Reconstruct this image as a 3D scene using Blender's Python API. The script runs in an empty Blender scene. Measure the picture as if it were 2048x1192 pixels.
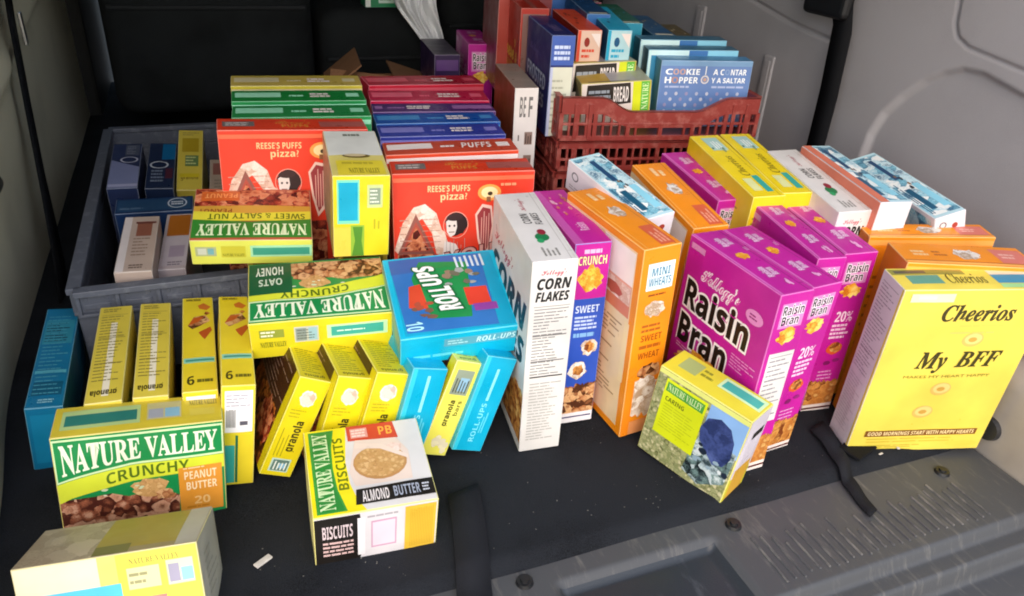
import bpy, bmesh, math, random
from mathutils import Matrix, Vector

# ------------------------------------------------------------------ camera, light, exposure
SC = bpy.context.scene
COL = SC.collection
cam_d = bpy.data.cameras.new('camera'); cam = bpy.data.objects.new('camera', cam_d); COL.objects.link(cam)
R0 = ((0.92860312, -0.36672309, 0.05666054), (0.13374175, 0.47319109, 0.87074872), (-0.34613493, -0.8010021, 0.48845291))
cam.matrix_world = Matrix.Translation((0, 0, 0.72)) @ Matrix(R0).transposed().to_4x4()
cam_d.lens = 26.37; cam_d.sensor_width = 36; cam_d.clip_start = 0.02; cam_d.clip_end = 100
SC.camera = cam
W = bpy.data.worlds.new('World'); SC.world = W; W.use_nodes = True
nt = W.node_tree; bg = nt.nodes['Background']
sky = nt.nodes.new('ShaderNodeTexSky'); sky.sky_type = 'NISHITA'; sky.sun_disc = False
SUN_EL, SUN_AZ = math.radians(38), math.radians(200)      # azimuth measured clockwise from +Y: behind the camera, a little to its left
sky.sun_elevation = SUN_EL; sky.sun_rotation = SUN_AZ; sky.air_density = 1.0; sky.dust_density = 2.5
nt.links.new(sky.outputs[0], bg.inputs[0]); bg.inputs[1].default_value = 0.15
sd = bpy.data.lights.new('sun', 'SUN'); sun = bpy.data.objects.new('sun', sd); COL.objects.link(sun)
sd.energy = 0.7; sd.angle = math.radians(150); sd.color = (1, 0.97, 0.92)
to_sun = Vector((math.sin(SUN_AZ) * math.cos(SUN_EL), math.cos(SUN_AZ) * math.cos(SUN_EL), math.sin(SUN_EL)))
sun.rotation_euler = (-to_sun).to_track_quat('-Z', 'Y').to_euler()
SC.view_settings.view_transform = 'Standard'; SC.view_settings.look = 'None'
SC.view_settings.exposure = 1.0; SC.view_settings.gamma = 1; SC.view_settings.use_curve_mapping = False
SC.render.engine = 'CYCLES'; SC.cycles.use_denoising = True; SC.cycles.max_bounces = 10; SC.cycles.filter_width = 1.9; SC.cycles.sample_clamp_indirect = 6

# ------------------------------------------------------------------ materials
def lin(c):
    c = c / 255; return c / 12.92 if c <= 0.04045 else ((c + 0.055) / 1.055) ** 2.4
def rgb(h):
    h = h.lstrip('#'); return tuple(lin(int(h[i:i + 2], 16)) for i in (0, 2, 4)) + (1,)
_M = {}
def mat(hexc, rough=0.36, var=0.12, bump=0.10, scale=12, spec=0.5, kind='print', detail=3, metal=0.0):
    key = (hexc, rough, var, bump, scale, spec, kind, metal)
    if key in _M: return _M[key]
    m = bpy.data.materials.new(kind + '_' + hexc.lstrip('#')); m.use_nodes = True
    n = m.node_tree.nodes; l = m.node_tree.links; b = n['Principled BSDF']
    tc = n.new('ShaderNodeTexCoord'); no = n.new('ShaderNodeTexNoise'); no.inputs['Scale'].default_value = scale; no.inputs['Detail'].default_value = detail
    l.new(tc.outputs['Object'], no.inputs['Vector'])
    c = rgb(hexc); hi = tuple(min(1, x * (1 + var)) for x in c[:3]) + (1,); lo = tuple(x * (1 - var) for x in c[:3]) + (1,)
    r = n.new('ShaderNodeValToRGB'); r.color_ramp.elements[0].position = 0.3; r.color_ramp.elements[1].position = 0.7
    r.color_ramp.elements[0].color = lo; r.color_ramp.elements[1].color = hi
    l.new(no.outputs['Fac'], r.inputs[0]); l.new(r.outputs[0], b.inputs['Base Color'])
    if kind == 'print':               # handled card: the varnish is dull in places
        g = n.new('ShaderNodeTexNoise'); g.inputs['Scale'].default_value = 22; g.inputs['Detail'].default_value = 6; l.new(tc.outputs['Object'], g.inputs['Vector'])
        q = n.new('ShaderNodeMapRange'); q.inputs[1].default_value = .3; q.inputs[2].default_value = .7; q.inputs[3].default_value = rough - .10; q.inputs[4].default_value = rough + .16
        l.new(g.outputs['Fac'], q.inputs[0]); l.new(q.outputs[0], b.inputs['Roughness'])
    else: b.inputs['Roughness'].default_value = rough
    b.inputs['Specular IOR Level'].default_value = spec; b.inputs['Metallic'].default_value = metal
    if bump:
        bp = n.new('ShaderNodeBump'); bp.inputs['Strength'].default_value = bump * 3; bp.inputs['Distance'].default_value = 0.004
        l.new(no.outputs['Fac'], bp.inputs['Height']); l.new(bp.outputs[0], b.inputs['Normal'])
    _M[key] = m; return m
PHOTO = {'@oats': (95, ['#4f2a16', '#b5764a', '#dcae7c', '#8d5634', '#c99a6c'], .75, 1), '@nuts': (80, ['#4a2018', '#9a5a40', '#c08a6c', '#6a3626', '#d0a084'], .75, 1),
         '@flakes': (80, ['#7a3c18', '#d99a4e', '#b06a2c', '#e8bd72', '#c4803c'], .7, 1), '@choc': (75, ['#4f120e', '#a8402c', '#c8744e', '#7a2218', '#d8926a'], .6, .7),
         '@grass': (190, ['#5b6138', '#a9a878', '#7d8452', '#c9c298', '#8f9468'], .4, 2.2), '@rock': (70, ['#141d22', '#6f8a88', '#a9bcc0', '#33444a', '#d2dcdc'], .5, 1),
         '@wheat': (75, ['#b49a80', '#f3efe9', '#d9cabb', '#e9e0d4', '#a88a6c'], .5, 1), '@bisc': (210, ['#a97c48', '#cfa268', '#bd9056', '#dcb67e', '#c49a60'], .35, 1),
         '@gold': (90, ['#c8701c', '#f6c848', '#eaa42e', '#fadc78', '#dc8a24'], .45, 1), '@aqua': (55, ['#3f8fae', '#d5ecef', '#86c4d6', '#f0f2ee', '#2b5f80'], .25, 1.6),
         '@cloth': (40, ['#1c2850', '#3d4c84', '#2c3a6a', '#50609a', '#24305c'], .5, 1), '@board': (60, ['#a5937c', '#b5a488', '#a08e74', '#beac90', '#ab9a80'], .1, 1),
         '@dark': (90, ['#1d0d08', '#5a2414', '#8a3a1c', '#351610', '#c87a34'], .6, 1), '@skin': (50, ['#d8b4a0', '#ecd3c4', '#f3e2d8', '#e0c0ae', '#cfa690'], .12, 1)}
def photo(key):
    if key in _M: return _M[key]
    s, cols, dep, st_ = PHOTO[key]
    m = bpy.data.materials.new('print_' + key[1:]); m.use_nodes = True
    n = m.node_tree.nodes; l = m.node_tree.links; b = n['Principled BSDF']
    tc = n.new('ShaderNodeTexCoord'); no = n.new('ShaderNodeTexNoise'); no.inputs['Scale'].default_value = s * .8; no.inputs['Detail'].default_value = 3
    l.new(tc.outputs['Object'], no.inputs['Vector'])
    mx = n.new('ShaderNodeVectorMath'); mx.operation = 'MULTIPLY_ADD'; l.new(no.outputs['Color'], mx.inputs[0]); mx.inputs[1].default_value = (.9 / s,) * 3; l.new(tc.outputs['Object'], mx.inputs[2])
    v = n.new('ShaderNodeTexVoronoi'); v.inputs['Scale'].default_value = s; l.new(mx.outputs[0], v.inputs['Vector'])
    sp = n.new('ShaderNodeSeparateColor'); l.new(v.outputs['Color'], sp.inputs[0])
    fine = n.new('ShaderNodeTexNoise'); fine.inputs['Scale'].default_value = s * 6; fine.inputs['Detail'].default_value = 4; l.new(tc.outputs['Object'], fine.inputs['Vector'])
    ad = n.new('ShaderNodeMath'); ad.operation = 'MULTIPLY_ADD'; l.new(fine.outputs['Fac'], ad.inputs[0]); ad.inputs[1].default_value = .5; l.new(sp.outputs[0], ad.inputs[2])
    ds = n.new('ShaderNodeMath'); ds.operation = 'MULTIPLY_ADD'; l.new(v.outputs['Distance'], ds.inputs[0]); ds.inputs[1].default_value = -dep; l.new(ad.outputs[0], ds.inputs[2])
    r = n.new('ShaderNodeValToRGB'); e = r.color_ramp.elements; e[0].position = -.0; e[0].color = rgb(cols[0]); e[1].position = 1.0; e[1].color = rgb(cols[3])
    for p_, c_ in ((.3, cols[1]), (.5, cols[4]), (.75, cols[2])): q = e.new(p_); q.color = rgb(c_)
    l.new(ds.outputs[0], r.inputs[0]); l.new(r.outputs[0], b.inputs['Base Color']); b.inputs['Roughness'].default_value = .42; b.inputs['Specular IOR Level'].default_value = .4
    _M[key] = m; return m
def fabric(hexc, name, fine=900, rough=0.95, var=0.35, dust=None, bump=0.5):
    m = bpy.data.materials.new(name); m.use_nodes = True
    n = m.node_tree.nodes; l = m.node_tree.links; b = n['Principled BSDF']
    tc = n.new('ShaderNodeTexCoord')
    a = n.new('ShaderNodeTexNoise'); a.inputs['Scale'].default_value = fine; a.inputs['Detail'].default_value = 2
    g = n.new('ShaderNodeTexNoise'); g.inputs['Scale'].default_value = 7; g.inputs['Detail'].default_value = 5
    for q in (a, g): l.new(tc.outputs['Object'], q.inputs['Vector'])
    mx = n.new('ShaderNodeMath'); mx.operation = 'ADD'; l.new(a.outputs['Fac'], mx.inputs[0]); l.new(g.outputs['Fac'], mx.inputs[1])
    r = n.new('ShaderNodeValToRGB'); c = rgb(hexc)
    r.color_ramp.elements[0].position = 0.75; r.color_ramp.elements[1].position = 1.3
    r.color_ramp.elements[0].color = tuple(x * (1 - var) for x in c[:3]) + (1,); r.color_ramp.elements[1].color = tuple(x * (1 + var) for x in c[:3]) + (1,)
    l.new(mx.outputs[0], r.inputs[0]); out = r.outputs[0]
    if dust:
        d = n.new('ShaderNodeTexNoise'); d.inputs['Scale'].default_value = 260; d.inputs['Detail'].default_value = 4; l.new(tc.outputs['Object'], d.inputs['Vector'])
        dr = n.new('ShaderNodeValToRGB'); dr.color_ramp.elements[0].position = 0.69; dr.color_ramp.elements[1].position = 0.76
        l.new(d.outputs['Fac'], dr.inputs[0]); x = n.new('ShaderNodeMixRGB'); l.new(dr.outputs[0], x.inputs[0]); l.new(out, x.inputs[1]); x.inputs[2].default_value = rgb(dust); out = x.outputs[0]
    l.new(out, b.inputs['Base Color']); b.inputs['Roughness'].default_value = rough; b.inputs['Specular IOR Level'].default_value = 0.15
    bp = n.new('ShaderNodeBump'); bp.inputs['Strength'].default_value = bump; bp.inputs['Distance'].default_value = 0.002
    l.new(a.outputs['Fac'], bp.inputs['Height']); l.new(bp.outputs[0], b.inputs['Normal']); return m
def scuffed(hexc, light, name, rough=0.55, amount=0.62, stretch=(1, 1, 1), sc=30):
    m = bpy.data.materials.new(name); m.use_nodes = True
    n = m.node_tree.nodes; l = m.node_tree.links; b = n['Principled BSDF']
    tc = n.new('ShaderNodeTexCoord'); mp = n.new('ShaderNodeMapping'); mp.inputs['Scale'].default_value = stretch; l.new(tc.outputs['Object'], mp.inputs[0])
    a = n.new('ShaderNodeTexNoise'); a.inputs['Scale'].default_value = sc; a.inputs['Detail'].default_value = 8; a.inputs['Roughness'].default_value = 0.7; l.new(mp.outputs[0], a.inputs['Vector'])
    r = n.new('ShaderNodeValToRGB'); r.color_ramp.elements[0].position = amount - 0.14; r.color_ramp.elements[1].position = amount + 0.1
    r.color_ramp.elements[0].color = rgb(hexc); r.color_ramp.elements[1].color = rgb(light)
    l.new(a.outputs['Fac'], r.inputs[0]); l.new(r.outputs[0], b.inputs['Base Color'])
    f = n.new('ShaderNodeTexNoise'); f.inputs['Scale'].default_value = 500; l.new(tc.outputs['Object'], f.inputs['Vector'])
    bp = n.new('ShaderNodeBump'); bp.inputs['Strength'].default_value = 0.25; bp.inputs['Distance'].default_value = 0.001
    l.new(f.outputs['Fac'], bp.inputs['Height']); l.new(bp.outputs[0], b.inputs['Normal'])
    b.inputs['Roughness'].default_value = rough; b.inputs['Specular IOR Level'].default_value = 0.4; return m

# ------------------------------------------------------------------ object helpers
def tag(o, label=None, cat=None, group=None, kind=None):
    if label: o['label'] = label
    if cat: o['category'] = cat
    if group: o['group'] = group
    if kind: o['kind'] = kind
    return o
def empty(name, mw, label, cat, group=None):
    o = bpy.data.objects.new(name, None); COL.objects.link(o); o.empty_display_size = 0.05
    o.matrix_world = mw; return tag(o, label, cat, group)
def link(name, me, parent=None, mats=None, smooth=False):
    if mats:
        for m in mats: me.materials.append(m)
    if smooth:
        for p in me.polygons: p.use_smooth = True
    o = bpy.data.objects.new(name, me); COL.objects.link(o)
    if parent: o.parent = parent
    return o
def from_bm(name, bm, m, parent=None, smooth=False):
    me = bpy.data.meshes.new(name); bm.normal_update(); bm.to_mesh(me); bm.free(); return link(name, me, parent, m if isinstance(m, list) else [m], smooth)
def add_box(bm, lo, hi, bev=0, M=None, mi=0, seg=2):
    r = bmesh.ops.create_cube(bm, size=1)
    vs = r['verts']
    for v in vs: v.co = Vector([lo[i] + (v.co[i] + 0.5) * (hi[i] - lo[i]) for i in range(3)])
    fs = set(f for v in vs for f in v.link_faces)
    if bev:
        es = list(set(e for v in vs for e in v.link_edges))
        rr = bmesh.ops.bevel(bm, geom=es, offset=bev, segments=seg, affect='EDGES', profile=0.5)
        vs = list(set(rr['verts']) | set(v for v in vs if v.is_valid)); fs = set(f for v in vs for f in v.link_faces)
    for f in fs: f.material_index = mi
    if M:
        for v in set(v for f in fs for v in f.verts): v.co = M @ v.co
def grid(name, fn, nu, nv, m, parent=None, thick=0, smooth=True):
    vs = [fn(i / nu, j / nv) for j in range(nv + 1) for i in range(nu + 1)]
    fs = [(j * (nu + 1) + i, j * (nu + 1) + i + 1, (j + 1) * (nu + 1) + i + 1, (j + 1) * (nu + 1) + i) for j in range(nv) for i in range(nu)]
    me = bpy.data.meshes.new(name); me.from_pydata(vs, [], fs); me.update(); o = link(name, me, parent, [m], smooth)
    if thick:
        s = o.modifiers.new('s', 'SOLIDIFY'); s.thickness = thick; s.offset = 0
    return o
def ss(a, b, x):      # smooth step from a to b
    t = min(1, max(0, (x - a) / (b - a))); return t * t * (3 - 2 * t)

# ------------------------------------------------------------------ lettering
def fmap(s, up, lo, dg=None):
    o = ''
    for ch in s:
        if 'A' <= ch <= 'Z': o += chr(up + ord(ch) - 65)
        elif 'a' <= ch <= 'z': o += chr(lo + ord(ch) - 97)
        elif dg and '0' <= ch <= '9': o += chr(dg + ord(ch) - 48)
        else: o += ch
    return o
FONTS = dict(serif=(0x1D400, 0x1D41A, 0x1D7CE), bi=(0x1D468, 0x1D482, 0x1D7CE), script=(0x1D4D0, 0x1D4EA, 0x1D7CE), sb=(0x1D5D4, 0x1D5EE, 0x1D7EC), sbi=(0x1D63C, 0x1D656, 0x1D7EC))
_T = {}; _TS = {}
def glyphs(s, font, fat=0.0):
    k = (s, font, fat)
    if k in _T: return _T[k]
    c = bpy.data.curves.new('t', 'FONT'); c.body = fmap(s, *FONTS[font]) if font in FONTS else s
    c.resolution_u = 2; c.offset = fat
    o = bpy.data.objects.new('t', c); me = o.to_mesh()
    vs = [(v.co.x, v.co.y) for v in me.vertices]; fs = [tuple(p.vertices) for p in me.polygons]
    if vs:
        x0 = min(v[0] for v in vs); x1 = max(v[0] for v in vs); y0 = min(v[1] for v in vs); y1 = max(v[1] for v in vs)
        vs = [((x - x0) / max(1e-6, x1 - x0), (y - y0) / max(1e-6, y1 - y0)) for x, y in vs]
        _TS[k] = (x1 - x0, y1 - y0)
    o.to_mesh_clear(); bpy.data.objects.remove(o); bpy.data.curves.remove(c)
    _T[k] = (vs, fs); return _T[k]

# ------------------------------------------------------------------ printed panels
class Art:
    """Print on one face of a carton: everything in face units 0..1, each shape a hair above the last."""
    def __init__(s, rot=0, seed=1): s.sh = []; s.rot = rot; s.rnd = random.Random(seed)
    def tr(s, u, v):
        return {0: (u, v), 180: (1 - u, 1 - v), 90: (1 - v, u), 270: (v, 1 - u)}[s.rot]
    def poly(s, pts, c): s.sh.append(([s.tr(*p) for p in pts], [tuple(range(len(pts)))], c)); return s
    def rect(s, a, b, c, d, col): return s.poly([(a, b), (c, b), (c, d), (a, d)], col)
    def ell(s, cx, cy, rx, ry, col, n=20): return s.poly([(cx + rx * math.cos(6.2832 * i / n), cy + ry * math.sin(6.2832 * i / n)) for i in range(n)], col)
    def ring(s, cx, cy, rx, ry, w, col, n=24):
        vs = []; fs = []
        for i in range(n):
            a = 6.2832 * i / n
            vs += [s.tr(cx + rx * math.cos(a), cy + ry * math.sin(a)), s.tr(cx + rx * (1 - w) * math.cos(a), cy + ry * (1 - w) * math.sin(a))]
            j = (i + 1) % n; fs.append((2 * i, 2 * j, 2 * j + 1, 2 * i + 1))
        s.sh.append((vs, fs, col)); return s
    def text(s, t, a, b, c, d, col, font='sb', rot=0, fat=0.0, warp=None, shear=0, out=None, ow=0.02):
        vs, fs = glyphs(t, font, fat); o = []
        if out:
            W_, H_ = _TS[(t, font, fat)]
            if rot in (90, 270): W_, H_ = H_, W_
            gx, gy = ow / W_ * (c - a), ow / H_ * (d - b)
            s.text(t, a - gx, b - gy, c + gx, d + gy, out, font, rot, fat + ow, warp, shear)
        for x, y in vs:
            x += shear * (y - 0.5)
            if rot == 90: x, y = 1 - y, x
            elif rot == 270: x, y = y, 1 - x
            elif rot == 180: x, y = 1 - x, 1 - y
            u = a + x * (c - a); v = b + y * (d - b)
            if warp: u, v = warp(u, v)
            o.append(s.tr(u, v))
        s.sh.append((o, fs, col)); return s
    def blob(s, cx, cy, rx, ry, col, n=36, jit=.14):
        return s.poly([(min(.997, max(.003, cx + rx * (1 + s.rnd.uniform(-jit, jit)) * math.cos(6.2832 * i / n))), min(.997, max(.003, cy + ry * (1 + s.rnd.uniform(-jit, jit)) * math.sin(6.2832 * i / n)))) for i in range(n)], col)
    def band(s, v0, v1, col, jit=.02, u0=0, u1=1, n=22):
        return s.poly([(u0, v0), (u1, v0)] + [(u1 - (u1 - u0) * i / n, v1 + s.rnd.uniform(-jit, jit)) for i in range(n + 1)], col)
    def lines(s, a, b, c, d, n, col, fill=0.45, vert=False, rag=0.5):
        vs = []; fs = []
        for i in range(n):
            if vert:
                x = a + (c - a) * (i + 0.5) / n; h = (c - a) / n * fill / 2; e = d - (d - b) * rag * s.rnd.random()
                q = [(x - h, b), (x + h, b), (x + h, e), (x - h, e)]; k = len(vs); vs += [s.tr(*p) for p in q]; fs.append((k, k + 1, k + 2, k + 3))
            else:
                y = d - (d - b) * (i + 0.5) / n; h = (d - b) / n * fill / 2; x = a; end = c - (c - a) * rag * s.rnd.random()
                while x < end - 1e-6:
                    e = min(end, x + (c - a) * s.rnd.uniform(0.1, 0.35))
                    q = [(x, y - h), (e, y - h), (e, y + h), (x, y + h)]; k = len(vs); vs += [s.tr(*p) for p in q]; fs.append((k, k + 1, k + 2, k + 3)); x = e + (c - a) * 0.03
        s.sh.append((vs, fs, col)); return s
    def flakes(s, a, b, c, d, n, cols, size=0.1, asp=1.0, ell=False):
        for i in range(n):
            for _ in range(12):
                x, y = s.rnd.random(), s.rnd.random()
                if not ell or (x - .5) ** 2 + (y - .5) ** 2 < .23: break
            cx = a + x * (c - a); cy = b + y * (d - b); r = size * s.rnd.uniform(0.6, 1.2); k = s.rnd.randint(5, 8); t0 = s.rnd.random() * 6; st = s.rnd.uniform(0.5, 1)
            s.poly([(min(0.995, max(0.005, cx + r * s.rnd.uniform(0.7, 1.1) * math.cos(t0 + 6.28 * j / k))), min(0.995, max(0.005, cy + asp * st * r * s.rnd.uniform(0.7, 1.1) * math.sin(t0 + 6.28 * j / k)))) for j in range(k)], s.rnd.choice(cols))
        return s

def face_frame(w, d, h, f):
    x, y = w / 2, d / 2
    return {'N': ((-x, -y, 0), (w, 0, 0), (0, 0, h), (0, -1, 0)), 'F': ((x, y, 0), (-w, 0, 0), (0, 0, h), (0, 1, 0)),
            'L': ((-x, y, 0), (0, -d, 0), (0, 0, h), (-1, 0, 0)), 'R': ((x, -y, 0), (0, d, 0), (0, 0, h), (1, 0, 0)),
            'T': ((-x, -y, h), (w, 0, 0), (0, d, 0), (0, 0, 1))}[f]
def panel(name, root, dims, f, art, base, bulge=0.0, rnd=None):
    O, U, V, n = (Vector(q) for q in face_frame(*dims, f))
    e = 0.0012; ul, vl = U.length, V.length
    vs = []; fs = []; mi = []; mats = []; off = 0.00012
    for pts, faces, col in [([(0, 0), (1, 0), (1, 1), (0, 1)], [(0, 1, 2, 3)], base)] + art.sh:
        off += 0.000045 if len(art.sh) < 60 else 0.00002
        k = len(vs)
        for u, v in pts:
            u = e / ul + u * (1 - 2 * e / ul); v = e / vl + v * (1 - 2 * e / vl)
            vs.append(O + U * u + V * v + n * off)
        m = photo(col) if col[0] == '@' else mat(col)
        if m not in mats: mats.append(m)
        for q in faces: fs.append(tuple(k + i for i in q)); mi.append(mats.index(m))
    me = bpy.data.meshes.new(name); me.from_pydata(vs, [], fs); me.polygons.foreach_set('material_index', mi); me.update()
    # turn every face outward
    bm = bmesh.new(); bm.from_mesh(me); bm.normal_update()
    bmesh.ops.reverse_faces(bm, faces=[q for q in bm.faces if q.normal.dot(n) < 0])
    if bulge:                        # soft card: the face swells a little and is dented here and there
        K = 5; Un, Vn = U.normalized(), V.normalized()
        cuts = [(O + U * (i / K), Un) for i in range(1, K)] + [(O + V * (i / K), Vn) for i in range(1, K)] + [(O + U * (i / K), (Un / ul - Vn / vl).normalized()) for i in range(1 - K, K)]
        for co, no in cuts: bmesh.ops.bisect_plane(bm, geom=bm.verts[:] + bm.edges[:] + bm.faces[:], dist=1e-7, plane_co=co, plane_no=no)
        dents = [(rnd.uniform(.1, .9), rnd.uniform(.1, .9), rnd.uniform(.15, .35), rnd.uniform(.4, .9)) for _ in range(3)]
        def D(i, j):
            a, b = i / K, j / K; d = max(0, 16 * a * (1 - a) * b * (1 - b)) ** .6
            for x, y, s, k in dents: d *= 1 - k * math.exp(-((a - x) ** 2 + (b - y) ** 2) / s ** 2)
            return d
        G = [[D(i, j) for j in range(K + 2)] for i in range(K + 2)]
        for v in bm.verts:           # flat within every cut triangle, so that print never sinks into the card
            q = v.co - O; a = min(K, max(0, q.dot(U) / ul ** 2 * K)); b = min(K, max(0, q.dot(V) / vl ** 2 * K))
            i, j = min(K - 1, int(a)), min(K - 1, int(b)); fa, fb = a - i, b - j
            if fa >= fb: d = G[i][j] * (1 - fa) + G[i + 1][j] * (fa - fb) + G[i + 1][j + 1] * fb
            else: d = G[i][j] * (1 - fb) + G[i][j + 1] * (fb - fa) + G[i + 1][j + 1] * fa
            v.co += n * bulge * d
    bm.to_mesh(me); bm.free()
    return link(name, me, root, mats)
def face_len(dims, f):
    _, U, V, _ = face_frame(*dims, f); return Vector(U).length, Vector(V).length
def pose(x, y, z, yaw, tx, ty):
    return Matrix.Translation((x, y, z)) @ Matrix.Rotation(yaw, 4, 'Z') @ Matrix.Rotation(tx, 4, 'X') @ Matrix.Rotation(ty, 4, 'Y')
def carton(name, p, label, cat, cols, arts, group=None, names=None, bulge=True):
    """cols: colour of faces N,F,L,R,T,B; arts: face -> Art; names: face -> part name."""
    root = empty(name, pose(*p[:6]), label, cat, group); w, d, h = dims = p[6:9]
    bm = bmesh.new(); add_box(bm, (-w / 2, -d / 2, 0), (w / 2, d / 2, h), 0.0013, seg=2); bm.normal_update()
    mats = []
    for f in bm.faces:
        n = f.normal; a = max(range(3), key=lambda i: abs(n[i]))
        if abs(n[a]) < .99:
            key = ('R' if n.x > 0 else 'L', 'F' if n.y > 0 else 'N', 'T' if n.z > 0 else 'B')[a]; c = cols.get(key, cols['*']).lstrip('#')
            m = mat('#%02x%02x%02x' % tuple(int(int(c[i:i + 2], 16) * .62 + 232 * .38) for i in (0, 2, 4)), .6)  # bevels paler than their face: worn card plus an edge highlight in the colour
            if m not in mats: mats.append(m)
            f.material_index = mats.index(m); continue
        key = ('R' if n.x > 0 else 'L', 'F' if n.y > 0 else 'N', 'T' if n.z > 0 else 'B')[a]
        m = mat(cols.get(key, cols['*']))
        if m not in mats: mats.append(m)
        f.material_index = mats.index(m)
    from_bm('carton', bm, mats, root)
    nm = dict(N='side_panel', L='front_panel', R='back_panel', T='top_flap', F='back_panel'); nm.update(names or {})
    for f, a in arts.items():
        if a.sh: panel(nm[f], root, dims, f, a, cols.get(f, cols['*']), min(.0032, .022 * min(face_len(dims, f))) if bulge and p[1] < 1.15 else 0, random.Random(len(label) * 7 + ord(f)))
    return root

# ------------------------------------------------------------------ the cargo bay of the car
carpet = fabric('#1d1f23', 'carpet', dust='#36393c', var=0.5, bump=0.8)
seatcloth = fabric('#17191a', 'seat_cloth', var=0.5)
wallgrey = fabric('#99979a', 'trim_grey', fine=1500, rough=0.6, var=0.07, bump=0.12)
wallolive = fabric('#c6bfa6', 'trim_olive', fine=1500, rough=0.65, var=0.10, bump=0.15)
beige = mat('#a39a90', 0.55, 0.08, 0.04, 20, 0.3, 'trim')
blackweb = fabric('#0d0e11', 'webbing', fine=1200, rough=0.7, var=0.4)
sillmat = scuffed('#48494b', '#6e6b66', 'sill_plastic', 0.55, 0.68, (5, .9, 1), 16)
pocketmat = scuffed('#2d3136', '#55585c', 'pocket_plastic', 0.32, 0.7, (3, 1, 1), 10)

def floor_fn(u, v):                  # carpeted floor with a soft rolled edge at the tailgate
    x = -0.36 + u * 1.62; y = 0.560 + v * 2.5
    z = 0.0
    if y < 0.592: t = (0.592 - y) / 0.032; z = -0.026 * t * t
    z += 0.0012 * math.sin(x * 19 + 2) * math.sin(y * 13) - 0.0012
    return (x, y, z)
vs = []; NX = 80; ys = [0.560 + 0.004 * i for i in range(10)] + [0.60 + 0.05 * i for i in range(50)]
for y in ys:
    for i in range(NX + 1): vs.append(floor_fn(i / NX, (y - 0.560) / 2.5))
fs = [(j * (NX + 1) + i, j * (NX + 1) + i + 1, (j + 1) * (NX + 1) + i + 1, (j + 1) * (NX + 1) + i) for j in range(len(ys) - 1) for i in range(NX)]
me = bpy.data.meshes.new('floor'); me.from_pydata(vs, [], fs); me.update()
tag(link('floor', me, None, [carpet], True), kind='structure')
bm = bmesh.new(); add_box(bm, (-6, -6, -0.62), (6, 8, -0.6)); tag(from_bm('ground', bm, fabric('#a8a59e', 'concrete', fine=300, var=.15)), kind='structure')  # unseen ground, made pale to bounce light up into the bay

car = empty('car_cargo_bay', Matrix.Identity(4), 'open rear cargo bay of a car with grey side walls and scuffed plastic sill', 'car')
# tailgate sill: a scuffed plastic plate with a sunken pocket, ribs and a stepped outer edge
PX0, PX1, PY0, PY1 = 0.312, 0.548, 0.40, 0.540
def sill_z(x, y):
    z = -0.014 - 0.05 * ss(0.436, 0.425, y + 0.012 * 0) * 0.35 - 0.03 * ss(0.405, 0.395, y) - 0.05 * ss(0.36, 0.30, y)
    fx = ss(PX0 - .004, PX0 + .014, x) * (1 - ss(PX1 - .022, PX1 + .002, x)); fy = 1 - ss(PY1 - .014, PY1 + .004, y)
    z -= 0.014 * fx * fy
    return z
vs = []; NX = 460; ys = [0.30 + i * 0.003 for i in range(93)]
for y in ys:
    for i in range(NX + 1):
        x = -0.34 + 1.38 * i / NX; vs.append((x, y, sill_z(x, y)))
fs = [(j * (NX + 1) + i, j * (NX + 1) + i + 1, (j + 1) * (NX + 1) + i + 1, (j + 1) * (NX + 1) + i) for j in range(len(ys) - 1) for i in range(NX)]
me = bpy.data.meshes.new('sill_plate'); me.from_pydata(vs, [], fs); me.update(); me.materials.append(sillmat); me.materials.append(pocketmat)
for p in me.polygons:
    c = p.center
    if PX0 + .006 < c.x < PX1 - .010 and c.y < PY1 - .005: p.material_index = 1
    p.use_smooth = True
sill = bpy.data.objects.new('sill_plate', me); COL.objects.link(sill); sill.parent = car
bm = bmesh.new(); rr = random.Random(4)
for i in range(27):
    x = 0.585 + i * 0.0135; y0 = 0.446 + rr.uniform(0, .006); y1 = 0.525 - rr.uniform(0, .03) - (0.012 if 9 < i < 15 else 0)
    add_box(bm, (x, y0, -0.0165), (x + 0.0034, y1, -0.0118), 0.0012, seg=1)
from_bm('grip_ribs', bm, scuffed('#4a4a4c', '#827e77', 'rib_plastic', 0.5, 0.60, (7, 1.2, 1), 24), sill)
for i, (x, y) in enumerate(((0.279, 0.552), (0.578, 0.548), (0.944, 0.536))):
    bm = bmesh.new()
    bmesh.ops.create_cone(bm, cap_ends=True, segments=20, radius1=0.011, radius2=0.0095, depth=0.004, matrix=Matrix.Translation((x, y, -0.0115)))
    bmesh.ops.create_cone(bm, cap_ends=True, segments=16, radius1=0.006, radius2=0.0052, depth=0.004, matrix=Matrix.Translation((x, y, -0.0088)))
    from_bm('push_pin', bm, mat('#17181a', 0.4, 0.1, 0.02, 30, 0.5, 'plastic'), sill)
bm = bmesh.new(); add_box(bm, (-0.42, 0.16, -0.40), (1.12, 0.302, -0.115), 0.02); from_bm('bumper', bm, scuffed('#6d7680', '#8f979e', 'bumper_paint', 0.35, 0.6, (1, 1, 1), 4), car)

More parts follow.
